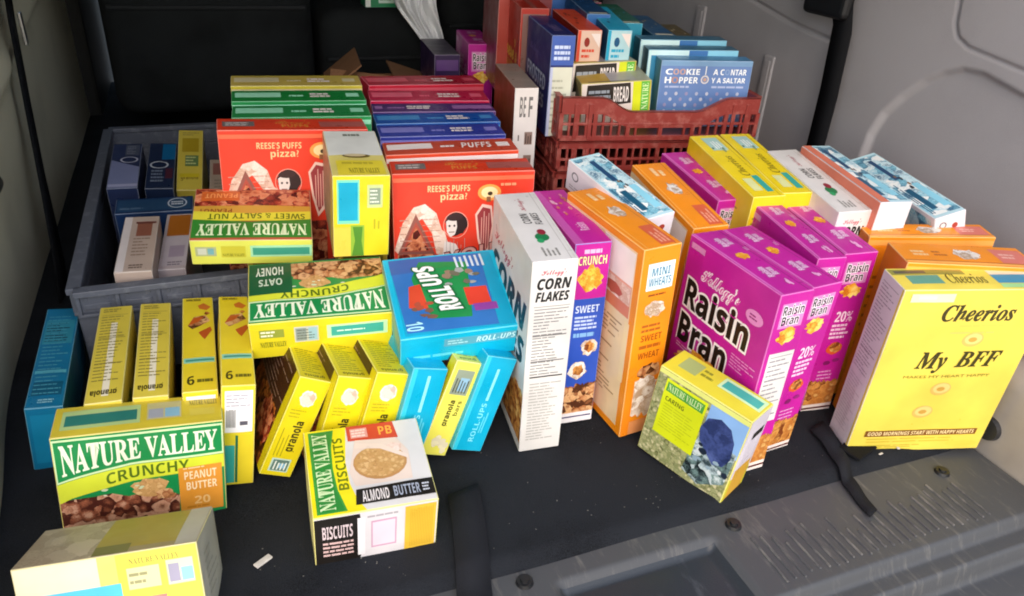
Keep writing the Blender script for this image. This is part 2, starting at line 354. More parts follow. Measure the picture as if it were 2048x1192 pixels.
# left side wall, dark olive trim that bulges towards the tailgate
def lw(u, v):
    y = 0.45 + u * 2.2; z = -0.05 + v * 0.79
    x = -0.335 - 0.07 * ss(.95, .45, y) * ss(.05, .5, z) + 0.036 * math.exp(-((y - .80) / .22) ** 2 - ((z - .03) / .13) ** 2) - 0.10 * ss(.55, 1.1, z) + 0.022 * ss(1.28, 1.36, y) * (1 - ss(0.20, 0.24, z)) * ss(.02, .08, z) * 0
    x += 0.010 * (ss(1.30, 1.33, y) - ss(1.60, 1.68, y)) * ss(.12, .3, z) + 0.012 * math.exp(-((z - (0.33 + 0.10 * (y - 1.2))) / .02) ** 2)
    return (x, y, z)
grid('side_trim_left', lw, 90, 70, wallolive, car).name = 'side_trim'
bm = bmesh.new(); add_box(bm, (-0.345, 1.16, 0.236), (-0.316, 1.36, 0.262), 0.010); from_bm('shadow_ledge', bm, mat('#3a3934', 0.6, 0.1, 0.03, 20, 0.3, 'trim'), car)  # added dark ledge standing in for a wedge of shadow on the wall
# right side wall, lighter grey, with pressed panels and slots
def wall_x(y, z): return 1.215 - 0.128 * ss(0, 1, (0.80 - y) / .25) * ss(0, 1, (0.30 - z) / .22) - 0.02 * math.exp(-((y - 1.0) / .5) ** 2) - 0.12 * 0
from bisect import bisect
def seg_d(px, py, pts):
    best = 9; side = 1
    for (ax, ay), (bx, by) in zip(pts, pts[1:]):
        dx, dy = bx - ax, by - ay; t = max(0, min(1, ((px - ax) * dx + (py - ay) * dy) / (dx * dx + dy * dy)))
        qx, qy = ax + t * dx, ay + t * dy; d = math.hypot(px - qx, py - qy)
        if d < best: best = d; side = 1 if (dx * (py - ay) - dy * (px - ax)) > 0 else -1
    return best * side
SEAM = [(1.079, .20), (1.076, .278), (1.072, .325), (1.055, .372), (1.024, .413), (.988, .449), (.954, .472), (.919, .486), (.881, .488), (.80, .471), (.60, .425)]
UP = [(.972, .66), (.964, .584), (.958, .548), (.946, .528), (.921, .516), (.816, .502), (.6, .472)]
CREASE = [(1.75, .545), (1.509, .505), (1.361, .48), (1.21, .466)]
def rw(u, v):
    y = 0.42 + u * 1.9; z = -0.05 + v * 0.75
    x = wall_x(y, z)
    d = seg_d(y, z, SEAM); x += 0.010 * ss(-.001, .013, d) - 0.0035 * math.exp(-(d / .0035) ** 2) * 0
    d = seg_d(y, z, UP); x += 0.004 * math.exp(-(d / .003) ** 2) - 0.002 * ss(-.003, .004, -d)
    d = seg_d(y, z, CREASE); x += 0.005 * math.exp(-(d / .004) ** 2)
    return (x - 0.10 * 0 , y, z)
grid('side_trim', rw, 460, 270, wallgrey, car)
for q in (((1.419, .402), (1.386, .402), (1.386, .215), (1.419, .205)), ((1.713, .463), (1.684, .458), (1.692, .36), (1.722, .35))):
    y0 = min(p[0] for p in q); y1 = max(p[0] for p in q); z0 = min(p[1] for p in q); z1 = max(p[1] for p in q); xw = wall_x((y0 + y1) / 2, .3)
    bm = bmesh.new(); add_box(bm, (xw - 0.006, y0, z0), (xw + 0.01, y1, z1), 0.0028); add_box(bm, (xw - 0.0075, y0 + .008, z0 + .008), (xw - 0.004, y1 - .008, z1 - .01), 0.002); from_bm('slot_cover', bm, wallgrey, car)
bm = bmesh.new(); add_box(bm, (1.045, 0.36, -0.06), (1.16, 0.60, 0.135), 0.03, seg=4); from_bm('corner_trim', bm, beige, car, True)
bm = bmesh.new(); bmesh.ops.create_cone(bm, cap_ends=True, segments=24, radius1=0.021, radius2=0.018, depth=0.010, matrix=Matrix.Translation((1.043, 0.556, 0.03)) @ Matrix.Rotation(-math.pi / 2, 4, 'Y')); from_bm('tie_down', bm, mat('#29292b', 0.4, 0.1, 0.02, 30, 0.5, 'plastic'), car)
bm = bmesh.new(); add_box(bm, (-0.50, 0.66, 1.06), (1.36, 3.3, 1.10), 0.01); from_bm('headliner', bm, fabric('#8a8880', 'headliner_cloth', var=0.1), car)
for lo, hi in (((-0.52, 2.62, -0.05), (-0.30, 3.3, 1.07)), ((1.19, 2.3, -0.05), (1.36, 3.3, 1.07))):
    bm = bmesh.new(); add_box(bm, lo, hi, 0.01); from_bm('door_trim', bm, mat('#2c2c2a', 0.7, 0.1, 0.03, 20, 0.3, 'trim'), car)

gl = bpy.data.materials.new('tinted_glass'); gl.use_nodes = True; gn = gl.node_tree.nodes; go = gn['Material Output']; gn.remove(gn['Principled BSDF'])
ga = gn.new('ShaderNodeBsdfTransparent'); ga.inputs[0].default_value = (.62, .66, .64, 1); gb = gn.new('ShaderNodeBsdfGlossy'); gb.inputs['Roughness'].default_value = .03; gm = gn.new('ShaderNodeMixShader'); gm.inputs[0].default_value = .06
gl.node_tree.links.new(ga.outputs[0], gm.inputs[1]); gl.node_tree.links.new(gb.outputs[0], gm.inputs[2]); gl.node_tree.links.new(gm.outputs[0], go.inputs[0])
for x, z0, y0, y1 in ((-.43, .742, .55, 1.95), (1.21, .702, .52, 2.1)):  # unseen quarter windows, added to let daylight reach the side walls
    bm = bmesh.new(); add_box(bm, (x - .002, y0, z0), (x + .002, y1, 1.058)); wdw = from_bm('side_window', bm, gl, car)
    for ya, yb in ((y0 - .12, y0), (y1, y1 + .45)):
        bm = bmesh.new(); add_box(bm, (x - .03, ya, z0 - .02), (x + .03, yb, 1.059), .006); from_bm('window_pillar', bm, mat('#77756c', .6, .06, .02, 20, .3, 'trim'), car)
def seat(label, x0, x1, y, z0, z1, th=0.16, head=True):
    root = bpy.data.objects.new('rear_seat', None); COL.objects.link(root); root.parent = car; root.matrix_world = Matrix.Translation(((x0 + x1) / 2, y, z0)); root['label'] = label; w = (x1 - x0) / 2
    bm = bmesh.new(); add_box(bm, (-w, 0, 0), (w, th, z1 - z0), 0.05, seg=5); from_bm('backrest', bm, seatcloth, root, True)
    for k in (0.3, 0.62):
        bm = bmesh.new(); add_box(bm, (-w * .93, -0.006, (z1 - z0) * k), (w * .93, 0.01, (z1 - z0) * k + 0.012), 0.004); from_bm('seam_welt', bm, mat('#1a1c1e', 0.7, 0.1, 0.03, 40, 0.2, 'cloth'), root)
    return root
seat('black seat back filling the dark upper left, behind the grey crate', -0.205, 0.295, 2.10, 0.13, 1.0)
seat('low folded black seat with a green carton lying on it', 0.31, 0.64, 2.09, 0.05, 0.392, 0.5)
seat('black seat back behind the hanging pale cloth', 0.655, 1.18, 2.14, 0.05, 1.0)
seat('black front seat far back in the dark, left of the car', -0.25, 0.36, 2.95, 0.0, 1.05, 0.2)
seat('black front seat far back in the dark, right of the car', 0.40, 1.2, 2.95, 0.0, 1.05, 0.2)

# ------------------------------------------------------------------ crates
def grey_crate():
    x0, x1, y0, y1, zt = -0.216, 0.236, 1.118, 1.93, 0.158
    root = empty('plastic_crate', Matrix.Translation((0, 0, 0)), 'grey plastic crate on the left holding snack boxes and red cereal boxes', 'crate')
    m = scuffed('#5b606c', '#7f838c', 'grey_crate_plastic', 0.5, 0.66, (1, 1, 1), 45); dk = mat('#2d2f36', 0.6, 0.08, 0.03, 20, 0.3, 'plastic')
    bm = bmesh.new(); add_box(bm, (x0 + .01, y0 + .01, 0.004), (x1 - .01, y1 - .01, 0.014), 0.002); from_bm('base', bm, dk, root)
    def side(ax, at, a, b, out):
        bm = bmesh.new()
        def bx(p, q, z0, z1, t0, t1, bev=0.0015):
            if ax == 'x': add_box(bm, (p, at + min(out * t0, out * t1), z0), (q, at + max(out * t0, out * t1), z1), bev)
            else: add_box(bm, (at + min(out * t0, out * t1), p, z0), (at + max(out * t0, out * t1), q, z1), bev)
        bx(a, b, zt - .010, zt, -.010, .010); bx(a, b, zt - .046, zt - .040, -.004, .006); bx(a, b, 0.004, zt - .046, -.004, .002); bx(a, b, zt - .040, zt - .010, -.004, .001)
        n = max(3, int((b - a) / 0.056)); st = (b - a) / n
        for i in range(n + 1): x = min(max(a + .004, a + i * st), b - .004); bx(x - .003, x + .003, zt - .041, zt - .009, 0, .0062, .001)
        for i in range(n * 2): x = a + (i + .5) * st / 2; bx(x - .003, x + .003, zt - .020, zt - .0145, .0002, .0022, .0008)
        for i in range(n): x = a + (i + .5) * st; bx(x - .018, x + .018, zt - .034, zt - .025, 0, .0030, .001)
        return bm
    from_bm('side_wall', side('x', y0, x0, x1, -1), m, root); from_bm('side_wall', side('x', y1, x0, x1, 1), m, root)
    from_bm('side_wall', side('y', x0, y0 + .004, y1 - .004, -1), m, root); from_bm('side_wall', side('y', x1, y0 + .004, y1 - .004, 1), m, root)
    return root
grey_crate()
TRAY = Matrix.Translation((0.856, 1.48, 0)) @ Matrix.Rotation(-0.1745, 4, 'Z')
redplastic = scuffed('#84302a', '#a8665c', 'red_tray_plastic', 0.45, 0.64, (1, 1, 1), 40)
def red_tray(z, h, label, dip, shift=0.0):
    root = empty('plastic_tray', TRAY @ Matrix.Translation((shift, 0, z)), label, 'tray', 'stacked dark red trays'); w, d = 0.199, 0.276
    m = redplastic
    bm = bmesh.new(); add_box(bm, (-w + .006, -d + .006, 0.002), (w - .006, d - .006, 0.008), 0.001); from_bm('base', bm, mat('#5f1c1a', 0.5, 0.1, 0.03, 18, 0.4, 'plastic'), root)
    def wall(L, M_, dipped):
        bm = bmesh.new(); n = 40
        def top(t): return h - (dip * (ss(-.62, -.30, t) - ss(.34, .70, t)) if dipped else 0.010 * (ss(-.8, -.5, t) - ss(.5, .8, t)))
        # rim band following the dip
        rows = []
        for i in range(n + 1):
            t = -1 + 2 * i / n; x = t * L; zt = top(t); zb = zt - (0.032 if dip else 0.013)
            rows.append([bm.verts.new(M_ @ Vector(q)) for q in ((x, -.004, zb), (x, -.004, zt - .002), (x, -.008, zt), (x, .003, zt), (x, .003, zb))])
        for a, b in zip(rows, rows[1:]):
            for k in range(5): bm.faces.new((a[k], b[k], b[(k + 1) % 5], a[(k + 1) % 5]))
        bm.faces.new(rows[0][::-1]); bm.faces.new(rows[-1])
        add_box(bm, (-L, -.0042, 0.0), (L, .0028, 0.010), 0.001, M_); add_box(bm, (-L, -.0046, h * .36), (L, .0026, h * .36 + .005), 0.001, M_)
        k = int(2 * L / 0.0165)
        for i in range(k + 1):
            t = -1 + 2 * i / k
            if dipped and dip and -0.18 < t < 0.30 and i % 3: continue
            wide = .0042 if i % 4 else .008
            add_box(bm, (t * L - wide / 2, -.0050 if i % 4 == 0 else -.0038, 0.006), (t * L + wide / 2, .0018, top(t) - (0.030 if dip else .012)), 0, M_)
        for t in (-.86, -.72, .74, .88):
            add_box(bm, (t * L - .004, -.0062, 0.004), (t * L + .004, -.003, h - .012), 0.001, M_)
        bmesh.ops.recalc_face_normals(bm, faces=bm.faces); return bm
    Rz = lambda a: Matrix.Rotation(a, 4, 'Z')
    from_bm('side_wall', wall(w, Matrix.Translation((0, -d, 0)), True), m, root); from_bm('side_wall', wall(w, Matrix.Translation((0, d, 0)) @ Rz(math.pi), True), m, root)
    from_bm('side_wall', wall(d - .005, Matrix.Translation((-w, 0, 0)) @ Rz(-math.pi / 2), False), m, root); from_bm('side_wall', wall(d - .005, Matrix.Translation((w, 0, 0)) @ Rz(math.pi / 2), False), m, root)
    return root
red_tray(0.292, 0.083, 'top dark red tray of the stack, its front rim dipping in the middle', 0.026)
red_tray(0.232, 0.058, 'second dark red slotted tray from the top of the stack', 0.0, .001)
red_tray(0.172, 0.058, 'third dark red slotted tray from the top, mostly behind orange boxes', 0.0, -.001)
red_tray(0.112, 0.058, 'fourth dark red slotted tray from the top, low beside the slim carton', 0.0, .001)
red_tray(0.002, 0.108, 'lowest dark red tray of the stack, standing on the carpet', 0.0)

# open cardboard box behind the crimson cereal boxes
root = empty('cardboard_box', Matrix.Translation((0.40, 1.83, -0.035)) @ Matrix.Rotation(-0.12, 4, 'Z'), 'open brown cardboard box in the shade behind the crimson cereal boxes', 'cardboard box'); kb = fabric('#7d5a40', 'cardboard', fine=200, var=0.12, bump=0.1)
bm = bmesh.new()
for lo, hi in (((-.125, -.10, .036), (.125, -.096, .30)), ((-.125, .096, .036), (.125, .10, .30)), ((-.125, -.0955, .036), (-.121, .0955, .30)), ((.121, -.0955, .036), (.125, .0955, .30)), ((-.12, -.0955, .036), (.12, .0955, .040))): add_box(bm, lo, hi)
from_bm('box_walls', bm, kb, root)
for x, a, y in ((-.125, 0.9, 0), (.125, -1.25, 0)):
    bm = bmesh.new(); add_box(bm, (-.002, -.097, 0), (.002, .097, .10), 0, Matrix.Translation((x, 0, .301)) @ Matrix.Rotation(a, 4, 'Y')); from_bm('flap', bm, kb, root)
bm = bmesh.new(); add_box(bm, (-.122, -.002, 0), (.122, .002, .05), 0, Matrix.Translation((0, -.098, .301)) @ Matrix.Rotation(-0.9, 4, 'X') @ Matrix.Rotation(0.16, 4, 'Y')); from_bm('flap', bm, kb, root)

# ------------------------------------------------------------------ where the boxes stand: x, y, z, yaw, tilts, width, depth, height
P = {
'corn': (0.3948, 0.8524, 0.0049, -0.1143, 0.0486, -0.0214, 0.0603, 0.1991, 0.3141),
'crunch': (0.4693, 0.8887, 0.0012, -0.0871, -0.0029, -0.0131, 0.0528, 0.1919, 0.3012),
'mini1': (0.5291, 0.8409, 0.005, 0.071, 0.015, -0.0349, 0.0592, 0.2022, 0.3132),
'mini2': (0.6783, 0.9625, 0.0034, -0.0431, 0.1271, -0.019, 0.0602, 0.2055, 0.3026),
'rbB': (0.7767, 1.028, 0.0006, -0.0574, 0.0724, -0.0078, 0.0528, 0.195, 0.2964),
'yel1': (0.8238, 1.005, 0, -0.1399, 0.0946, -0.0271, 0.0556, 0.2382, 0.3251),
'yel2': (0.8815, 0.9971, 0.0002, -0.1903, 0.0788, -0.0204, 0.0564, 0.2425, 0.3255),
'corn2': (0.9241, 0.9045, -0.0001, -0.187, 0.0733, -0.0508, 0.0547, 0.2336, 0.3247),
'salm': (0.9587, 0.8746, -0.0003, -0.1938, 0.0426, -0.0062, 0.0534, 0.2337, 0.3394),
'RB1': (0.6477, 0.7134, -0.0009, 0.043, 0.0058, 0.0051, 0.0541, 0.1871, 0.293),
'RB2': (0.7142, 0.737, -0.0027, 0.0757, 0.0314, -0.0001, 0.0551, 0.1792, 0.2873),
'RB4': (0.7918, 0.7939, -0.0006, -0.1486, 0.0356, -0.0088, 0.0449, 0.1907, 0.2937),
'RB3': (0.8646, 0.8003, -0.0012, -0.1576, 0.0351, -0.0416, 0.0532, 0.1893, 0.2902),
'miniA': (0.9985, 0.7247, -0.0009, -0.3657, 0.0159, -0.0454, 0.1888, 0.0454, 0.2929),
'miniB': (0.9631, 0.6445, -0.0002, -0.3688, 0.0201, -0.0017, 0.188, 0.063, 0.2946),
'cheer': (0.9369, 0.6091, -0.0032, -0.2978, 0.0566, -0.0253, 0.2105, 0.0563, 0.2881),
'box4': (0.564, 0.9297, 0.2789, 0.153, 0.1458, -0.0791, 0.0585, 0.1919, 0.0503),
'blue11': (1.064, 0.8402, 0.2709, -0.227, 0.0212, -0.3236, 0.0492, 0.2494, 0.0501),
'S': (0.5747, 0.6561, 0.0001, -1.153, 0.0111, 0.1007, 0.1408, 0.0562, 0.1524),
'bisc': (0.1261, 0.7102, 0.0011, -0.0722, 0.095, 0.0207, 0.1447, 0.1396, 0.0847),
'lean1': (0.0167, 0.8847, 0.0083, 0.0464, -0.0423, 0.4445, 0.0426, 0.17, 0.1511),
'lean2': (0.078, 0.8722, 0.008, 0.0781, -0.0315, 0.3373, 0.0455, 0.17, 0.1481),
'lean3': (0.1293, 0.8646, 0.0082, 0.0806, -0.0322, 0.3172, 0.047, 0.17, 0.1482),
'lean4': (0.1816, 0.8581, 0.0084, 0.0809, -0.0338, 0.2845, 0.0498, 0.17, 0.1486),
'lean5': (0.2252, 0.86, 0.008, 0.0557, -0.0439, 0.3747, 0.0398, 0.17, 0.1504),
'lean6': (0.2723, 0.8538, 0.0085, 0.0592, -0.0449, 0.3536, 0.0468, 0.17, 0.1511),
'nvflat': (0.1138, 0.9488, 0.1486, -0.1021, 0.1552, 0.0031, 0.1862, 0.1328, 0.0601),
'cyan': (0.2836, 0.8813, 0.1656, -0.0797, 0.2616, -0.0239, 0.1648, 0.157, 0.0516),
'up0': (-0.2536, 1.046, -0.0001, 0.0007, 0.0264, 0.1102, 0.0432, 0.249, 0.1015),
'up1': (-0.1666, 0.964, 0.0001, -0.0142, 0.0062, 0.0459, 0.0414, 0.236, 0.1419),
'up2': (-0.1204, 0.9615, 0, -0.0136, 0.0064, 0.0895, 0.0404, 0.2357, 0.1411),
'up3': (-0.0629, 0.9564, 0.0001, -0.0175, 0.0039, 0.086, 0.0416, 0.2427, 0.1425),
'up4': (-0.0227, 0.9258, 0.0002, -0.0375, 0.0018, 0.1253, 0.0402, 0.2288, 0.1584),
'peanut': (-0.1329, 0.8052, 0.0004, 0.003, -0.0671, 0.0906, 0.1812, 0.0629, 0.1367),
'fore': (-0.1477, 0.6457, -0.0066, -0.1934, -0.3489, -0.0674, 0.1768, 0.0856, 0.0936),
'tan1': (-0.1323, 1.237, 0.044, -0.0658, 0.0894, 0.0336, 0.0529, 0.1764, 0.1327),
'tan2': (-0.075, 1.297, 0.0199, -0.0991, 0.1234, 0.0025, 0.0419, 0.1781, 0.13),
'navyl': (-0.1215, 1.579, -0.0196, -0.0389, 0.1284, 0.0157, 0.1427, 0.0587, 0.1256),
'navy1': (-0.1638, 1.612, 0.0501, -0.0505, 0.1576, 0.0251, 0.0535, 0.1816, 0.1333),
'navy2': (-0.1025, 1.627, 0.0432, -0.0688, 0.1828, 0.0509, 0.0512, 0.1814, 0.1325),
'yels': (-0.0469, 1.671, 0.0487, -0.0904, 0.3418, 0.0618, 0.0484, 0.1961, 0.133),
'sweet': (0.0448, 1.115, 0.2153, -0.1337, 0.2283, 0.0532, 0.1686, 0.1289, 0.0441),
'whitey': (0.1909, 1.072, 0.2306, -0.0876, 0.0746, 0.0351, 0.0793, 0.165, 0.1276),
'reese1': (0.1117, 1.193, 0.0302, -0.0429, 0.0046, 0.0372, 0.223, 0.0591, 0.3354),
'reese2': (0.3522, 1.033, -0.0001, -0.1606, -0.0014, -0.0072, 0.2154, 0.0562, 0.3347),
'reese3': (0.3668, 1.128, 0.0001, -0.1337, 0.0127, -0.0178, 0.2139, 0.0593, 0.3352),
'st_y': (0.1637, 1.481, 0.0307, -0.0756, 0.0559, 0.0115, 0.2333, 0.0626, 0.3363),
'st_g1': (0.1527, 1.37, 0.0305, -0.0735, 0.039, 0.0136, 0.2246, 0.0613, 0.3358),
'st_g2': (0.1454, 1.273, 0.0303, -0.0889, 0.0362, 0.0103, 0.2183, 0.061, 0.3356),
'st_r1': (0.4213, 1.565, 0.0012, 0.0581, 0.0469, 0.0361, 0.2522, 0.0649, 0.3371),
'st_r2': (0.4126, 1.451, 0.0008, -0.1306, 0.0582, 0.0056, 0.232, 0.0637, 0.3364),
'st_p': (0.3996, 1.35, 0.0001, -0.1591, -0.0038, -0.0049, 0.2278, 0.0577, 0.3353),
'st_n1': (0.3845, 1.288, 0.0002, -0.1069, 0.0124, 0.0018, 0.2227, 0.0593, 0.3354),
'st_n2': (0.3715, 1.218, 0.0001, -0.1124, 0.0172, 0.001, 0.2149, 0.0597, 0.3353),
'vstrip': (0.5762, 1.378, 0.0002, -0.1543, 0.0232, -0.0124, 0.0452, 0.1815, 0.3854),
'rbback': (0.6441, 1.825, 0.0001, -0.1607, -0.0065, -0.0037, 0.0617, 0.1877, 0.3709),
'frost': (0.6396, 1.374, 0.2896, -0.1689, 0.0173, -0.01, 0.0451, 0.1913, 0.1885),
'orw': (0.7353, 1.464, 0.2908, -0.1564, 0.0458, -0.01, 0.0493, 0.1946, 0.1833),
'cyn': (0.8057, 1.46, 0.2917, -0.2188, 0.0724, -0.014, 0.0493, 0.1986, 0.1866),
'n1': (0.7685, 1.345, 0.3296, -0.25, 0.04, -0.0806, 0.1392, 0.1243, 0.0605),
'red': (0.6678, 1.575, 0.2922, -0.1787, 0.0343, -0.0122, 0.0583, 0.1934, 0.2032),
'cook': (0.9299, 1.266, 0.3373, -0.2999, -0.0006, -0.0272, 0.1826, 0.0447, 0.0937),
'n2': (0.7555, 1.382, 0.3409, -0.1191, 0.0266, -0.0396, 0.1411, 0.0663, 0.0709),
'tl1': (0.8926, 1.264, 0.3355, -0.3055, 0.0037, -0.0296, 0.176, 0.0443, 0.117),
'tl2': (0.9096, 1.33, 0.3367, -0.2653, 0.0052, -0.0201, 0.1774, 0.0453, 0.1218),
}
def sc(k, s, y=None):                # the same box a little larger and farther
    a = list(P[k]); a[0] *= s; a[1] *= s; a[2] = 0.72 - s * (0.72 - a[2]); a[6:9] = [q * s for q in a[6:9]]; P[k] = tuple(a)
sc('navyl', .9); sc('tl1', 1.04); sc('tl2', 1.03)

def down(k, z):                      # reach down to what the box stands on, the top staying where it is
    a = list(P[k]); d = a[2] - z; a[2] = z; a[8] += d; P[k] = tuple(a); return d / a[8]
DN = {k: down(k, .301) for k in ('cook', 'tl1', 'tl2', 'n1', 'n2')}
def lift(art, f):                    # keep the print where it was on a box that reaches lower
    art.sh = [([(u, f + v * (1 - f)) for u, v in pts], fs, c) for pts, fs, c in art.sh]; return art
# ------------------------------------------------------------------ colours
MAG, MAGD, YEL, CRM = '#bb1a92', '#8e1470', '#e2cc50', '#efe6c8'
NVY, LIME, NVG, NVD, TEAL = '#dccc1c', '#d3dc38', '#168a48', '#0d5a34', '#3aa79a'
CYAN, ORA, ORD, RED, NAVY, WHT, BLK = '#08add2', '#ee8f16', '#c8601a', '#df3c25', '#1c2f78', '#d9d6d2', '#15130f'
OAT = ['#b5764a', '#c98f5c', '#8d5634', '#d9a874', '#a2603c']
FLK = ['#c97e3a', '#e0a050', '#a85f2a', '#8f4a22', '#e7b468']

def A(rot=0, seed=1): return Art(rot, seed)
def table(a, u0, v0, u1, v1, n, ink='#55524e'):
    a.rect(u0, v1 - .004, u1, v1, ink); a.lines(u0, v0, u1, v1 - .01, n, ink, 0.3, rag=.6)
    for k in (.25, .62): a.rect(u0, v0 + (v1 - v0) * k, u1, v0 + (v1 - v0) * k + .006, ink)
    return a
def seam2(a, c): a.rect(0, .13, 1, .15, c); a.rect(.10, .0, .104, .13, c); a.rect(.90, .0, .904, .13, c); return a     # edge of the glued top flap

# --- tall cereal boxes standing with a narrow side towards us
def corn(key, label):
    n = A(); n.text('Kellogg’s', .2, .93, .78, .965, '#b5304a', 'script', fat=.01); n.text('CORN', .12, .872, .9, .925, BLK, 'sbi', fat=.02); n.text('FLAKES', .1, .815, .88, .862, BLK, 'sbi', fat=.02)
    n.rect(.08, .79, .92, .793, '#8a8782'); table(n, .1, .42, .9, .78, 22, '#7c7a78'); n.rect(.1, .425, .9, .432, '#3a3836'); n.lines(.12, .06, .9, .40, 20, '#a5a29c', .3)
    l = A(seed=3); l.text('Kellogg’s', .1, .80, .62, .875, '#a8243c', 'script', fat=.012); l.text('CORN', .06, .63, .96, .78, BLK, 'sbi', fat=.03); l.text('FLAKES', .06, .46, .96, .60, BLK, 'sbi', fat=.03)
    l.band(.04, .34, '@flakes', .03); l.rect(0, 0, 1, .05, WHT)
    t = A(90); seam2(t, '#b9b6b0'); t.text('Kellogg’s', .70, .42, .9, .62, '#a8243c', 'script'); t.text('CORN', .50, .52, .66, .72, '#3d3b3a', 'sbi'); t.text('FLAKES', .48, .28, .66, .46, '#3d3b3a', 'sbi')
    t.ell(.30, .5, .055, .16, '#1d7a48'); t.ell(.37, .45, .04, .10, '#8e2436'); t.ell(.25, .58, .03, .08, '#2c9b60'); t.lines(.05, .3, .17, .7, 4, '#8b8984'); t.rect(0, .05, 1, .06, '#cfccc6')
    return carton('cereal_box', P[key], label, 'cereal box', {'*': WHT}, dict(N=n, L=l, T=t), 'corn flake boxes')
def raisin(key, label, panel_white=False, seed=5, L=True):
    n = A(seed=seed); n.rect(.12, .83, .88, .955, '#d487c0'); n.text('Raisin', .18, .895, .84, .945, BLK, 'sb', out='#f3e7ee', ow=.07); n.text('Bran', .2, .845, .74, .89, BLK, 'sb', out='#f3e7ee', ow=.07)
    n.blob(.48, .79, .30, .042, '@gold', 22, .25)
    if panel_white:
        n.rect(.1, .30, .92, .70, WHT); table(n, .16, .33, .86, .68, 13, '#8f8a90')
    else:
        n.text('20%', .25, .60, .8, .665, '#f0d8e8', 'sb'); n.lines(.22, .49, .82, .59, 4, '#ecc9e2', .55, rag=.3)
        n.blob(.52, .43, .26, .04, '#d4542c', 18, .1); n.blob(.54, .435, .2, .03, '@flakes', 18, .2); n.blob(.4, .335, .12, .015, '#7d1760', 12); n.blob(.7, .35, .12, .013, '#8f2070', 12); n.lines(.2, .22, .85, .29, 3, '#d88fc4', .4)
    n.band(.04, .215, '@flakes', .012); n.rect(0, .03, 1, .05, '#ecdcd4'); n.rect(0, .018, 1, .03, '#5c2416'); n.rect(0, 0, 1, .018, '#eadfd8')
    l = A(seed=seed + 1)
    l.text('Kellogg’s', .22, .80, .66, .895, '#d0479f', 'script', out='#f4e9f0', ow=.05)
    l.text('Raisin', .07, .64, .82, .80, BLK, 'sb', fat=.02, out='#f4f0ee', ow=.06); l.text('Bran', .07, .44, .66, .60, BLK, 'sb', fat=.02, out='#f4f0ee', ow=.06)
    l.lines(.08, .40, .6, .43, 2, '#e2a8d0', .4); l.lines(.70, .52, .96, .60, 5, '#d98fc4', .35); l.rect(.03, .945, .20, .975, '#d58ac0'); l.ell(.83, .83, .09, .035, '#e38fcb'); l.lines(.78, .815, .88, .845, 2, '#8d1670', .5)
    l.blob(.46, .32, .33, .13, '@gold', 40, .22); l.band(.03, .21, '@flakes', .02); l.lines(.7, .3, .95, .38, 3, '#e0a0cc', .4)
    t = A(90, seed); seam2(t, '#7d0f60'); t.rect(0, .93, 1, .99, '#d065b5')
    for u in (.80, .30): t.text('Raisin', u - .07, .5, u + .07, .68, '#e6c4dc', 'sb', out='#c47ab2', ow=.12); t.text('Bran', u - .05, .30, u + .05, .47, '#dcb8d2', 'sb', out='#c47ab2', ow=.12)
    t.blob(.56, .56, .055, .17, '@gold', 20, .25); t.flakes(.08, .3, .16, .5, 5, ['#e0a0cc'], .03, 2); t.lines(.62, .12, .72, .25, 2, '#d98cc4', .6)
    return carton('cereal_box', P[key], label, 'cereal box', {'*': MAG}, dict(N=n, L=l, T=t) if L else dict(N=n, T=t), 'purple raisin cereal boxes')
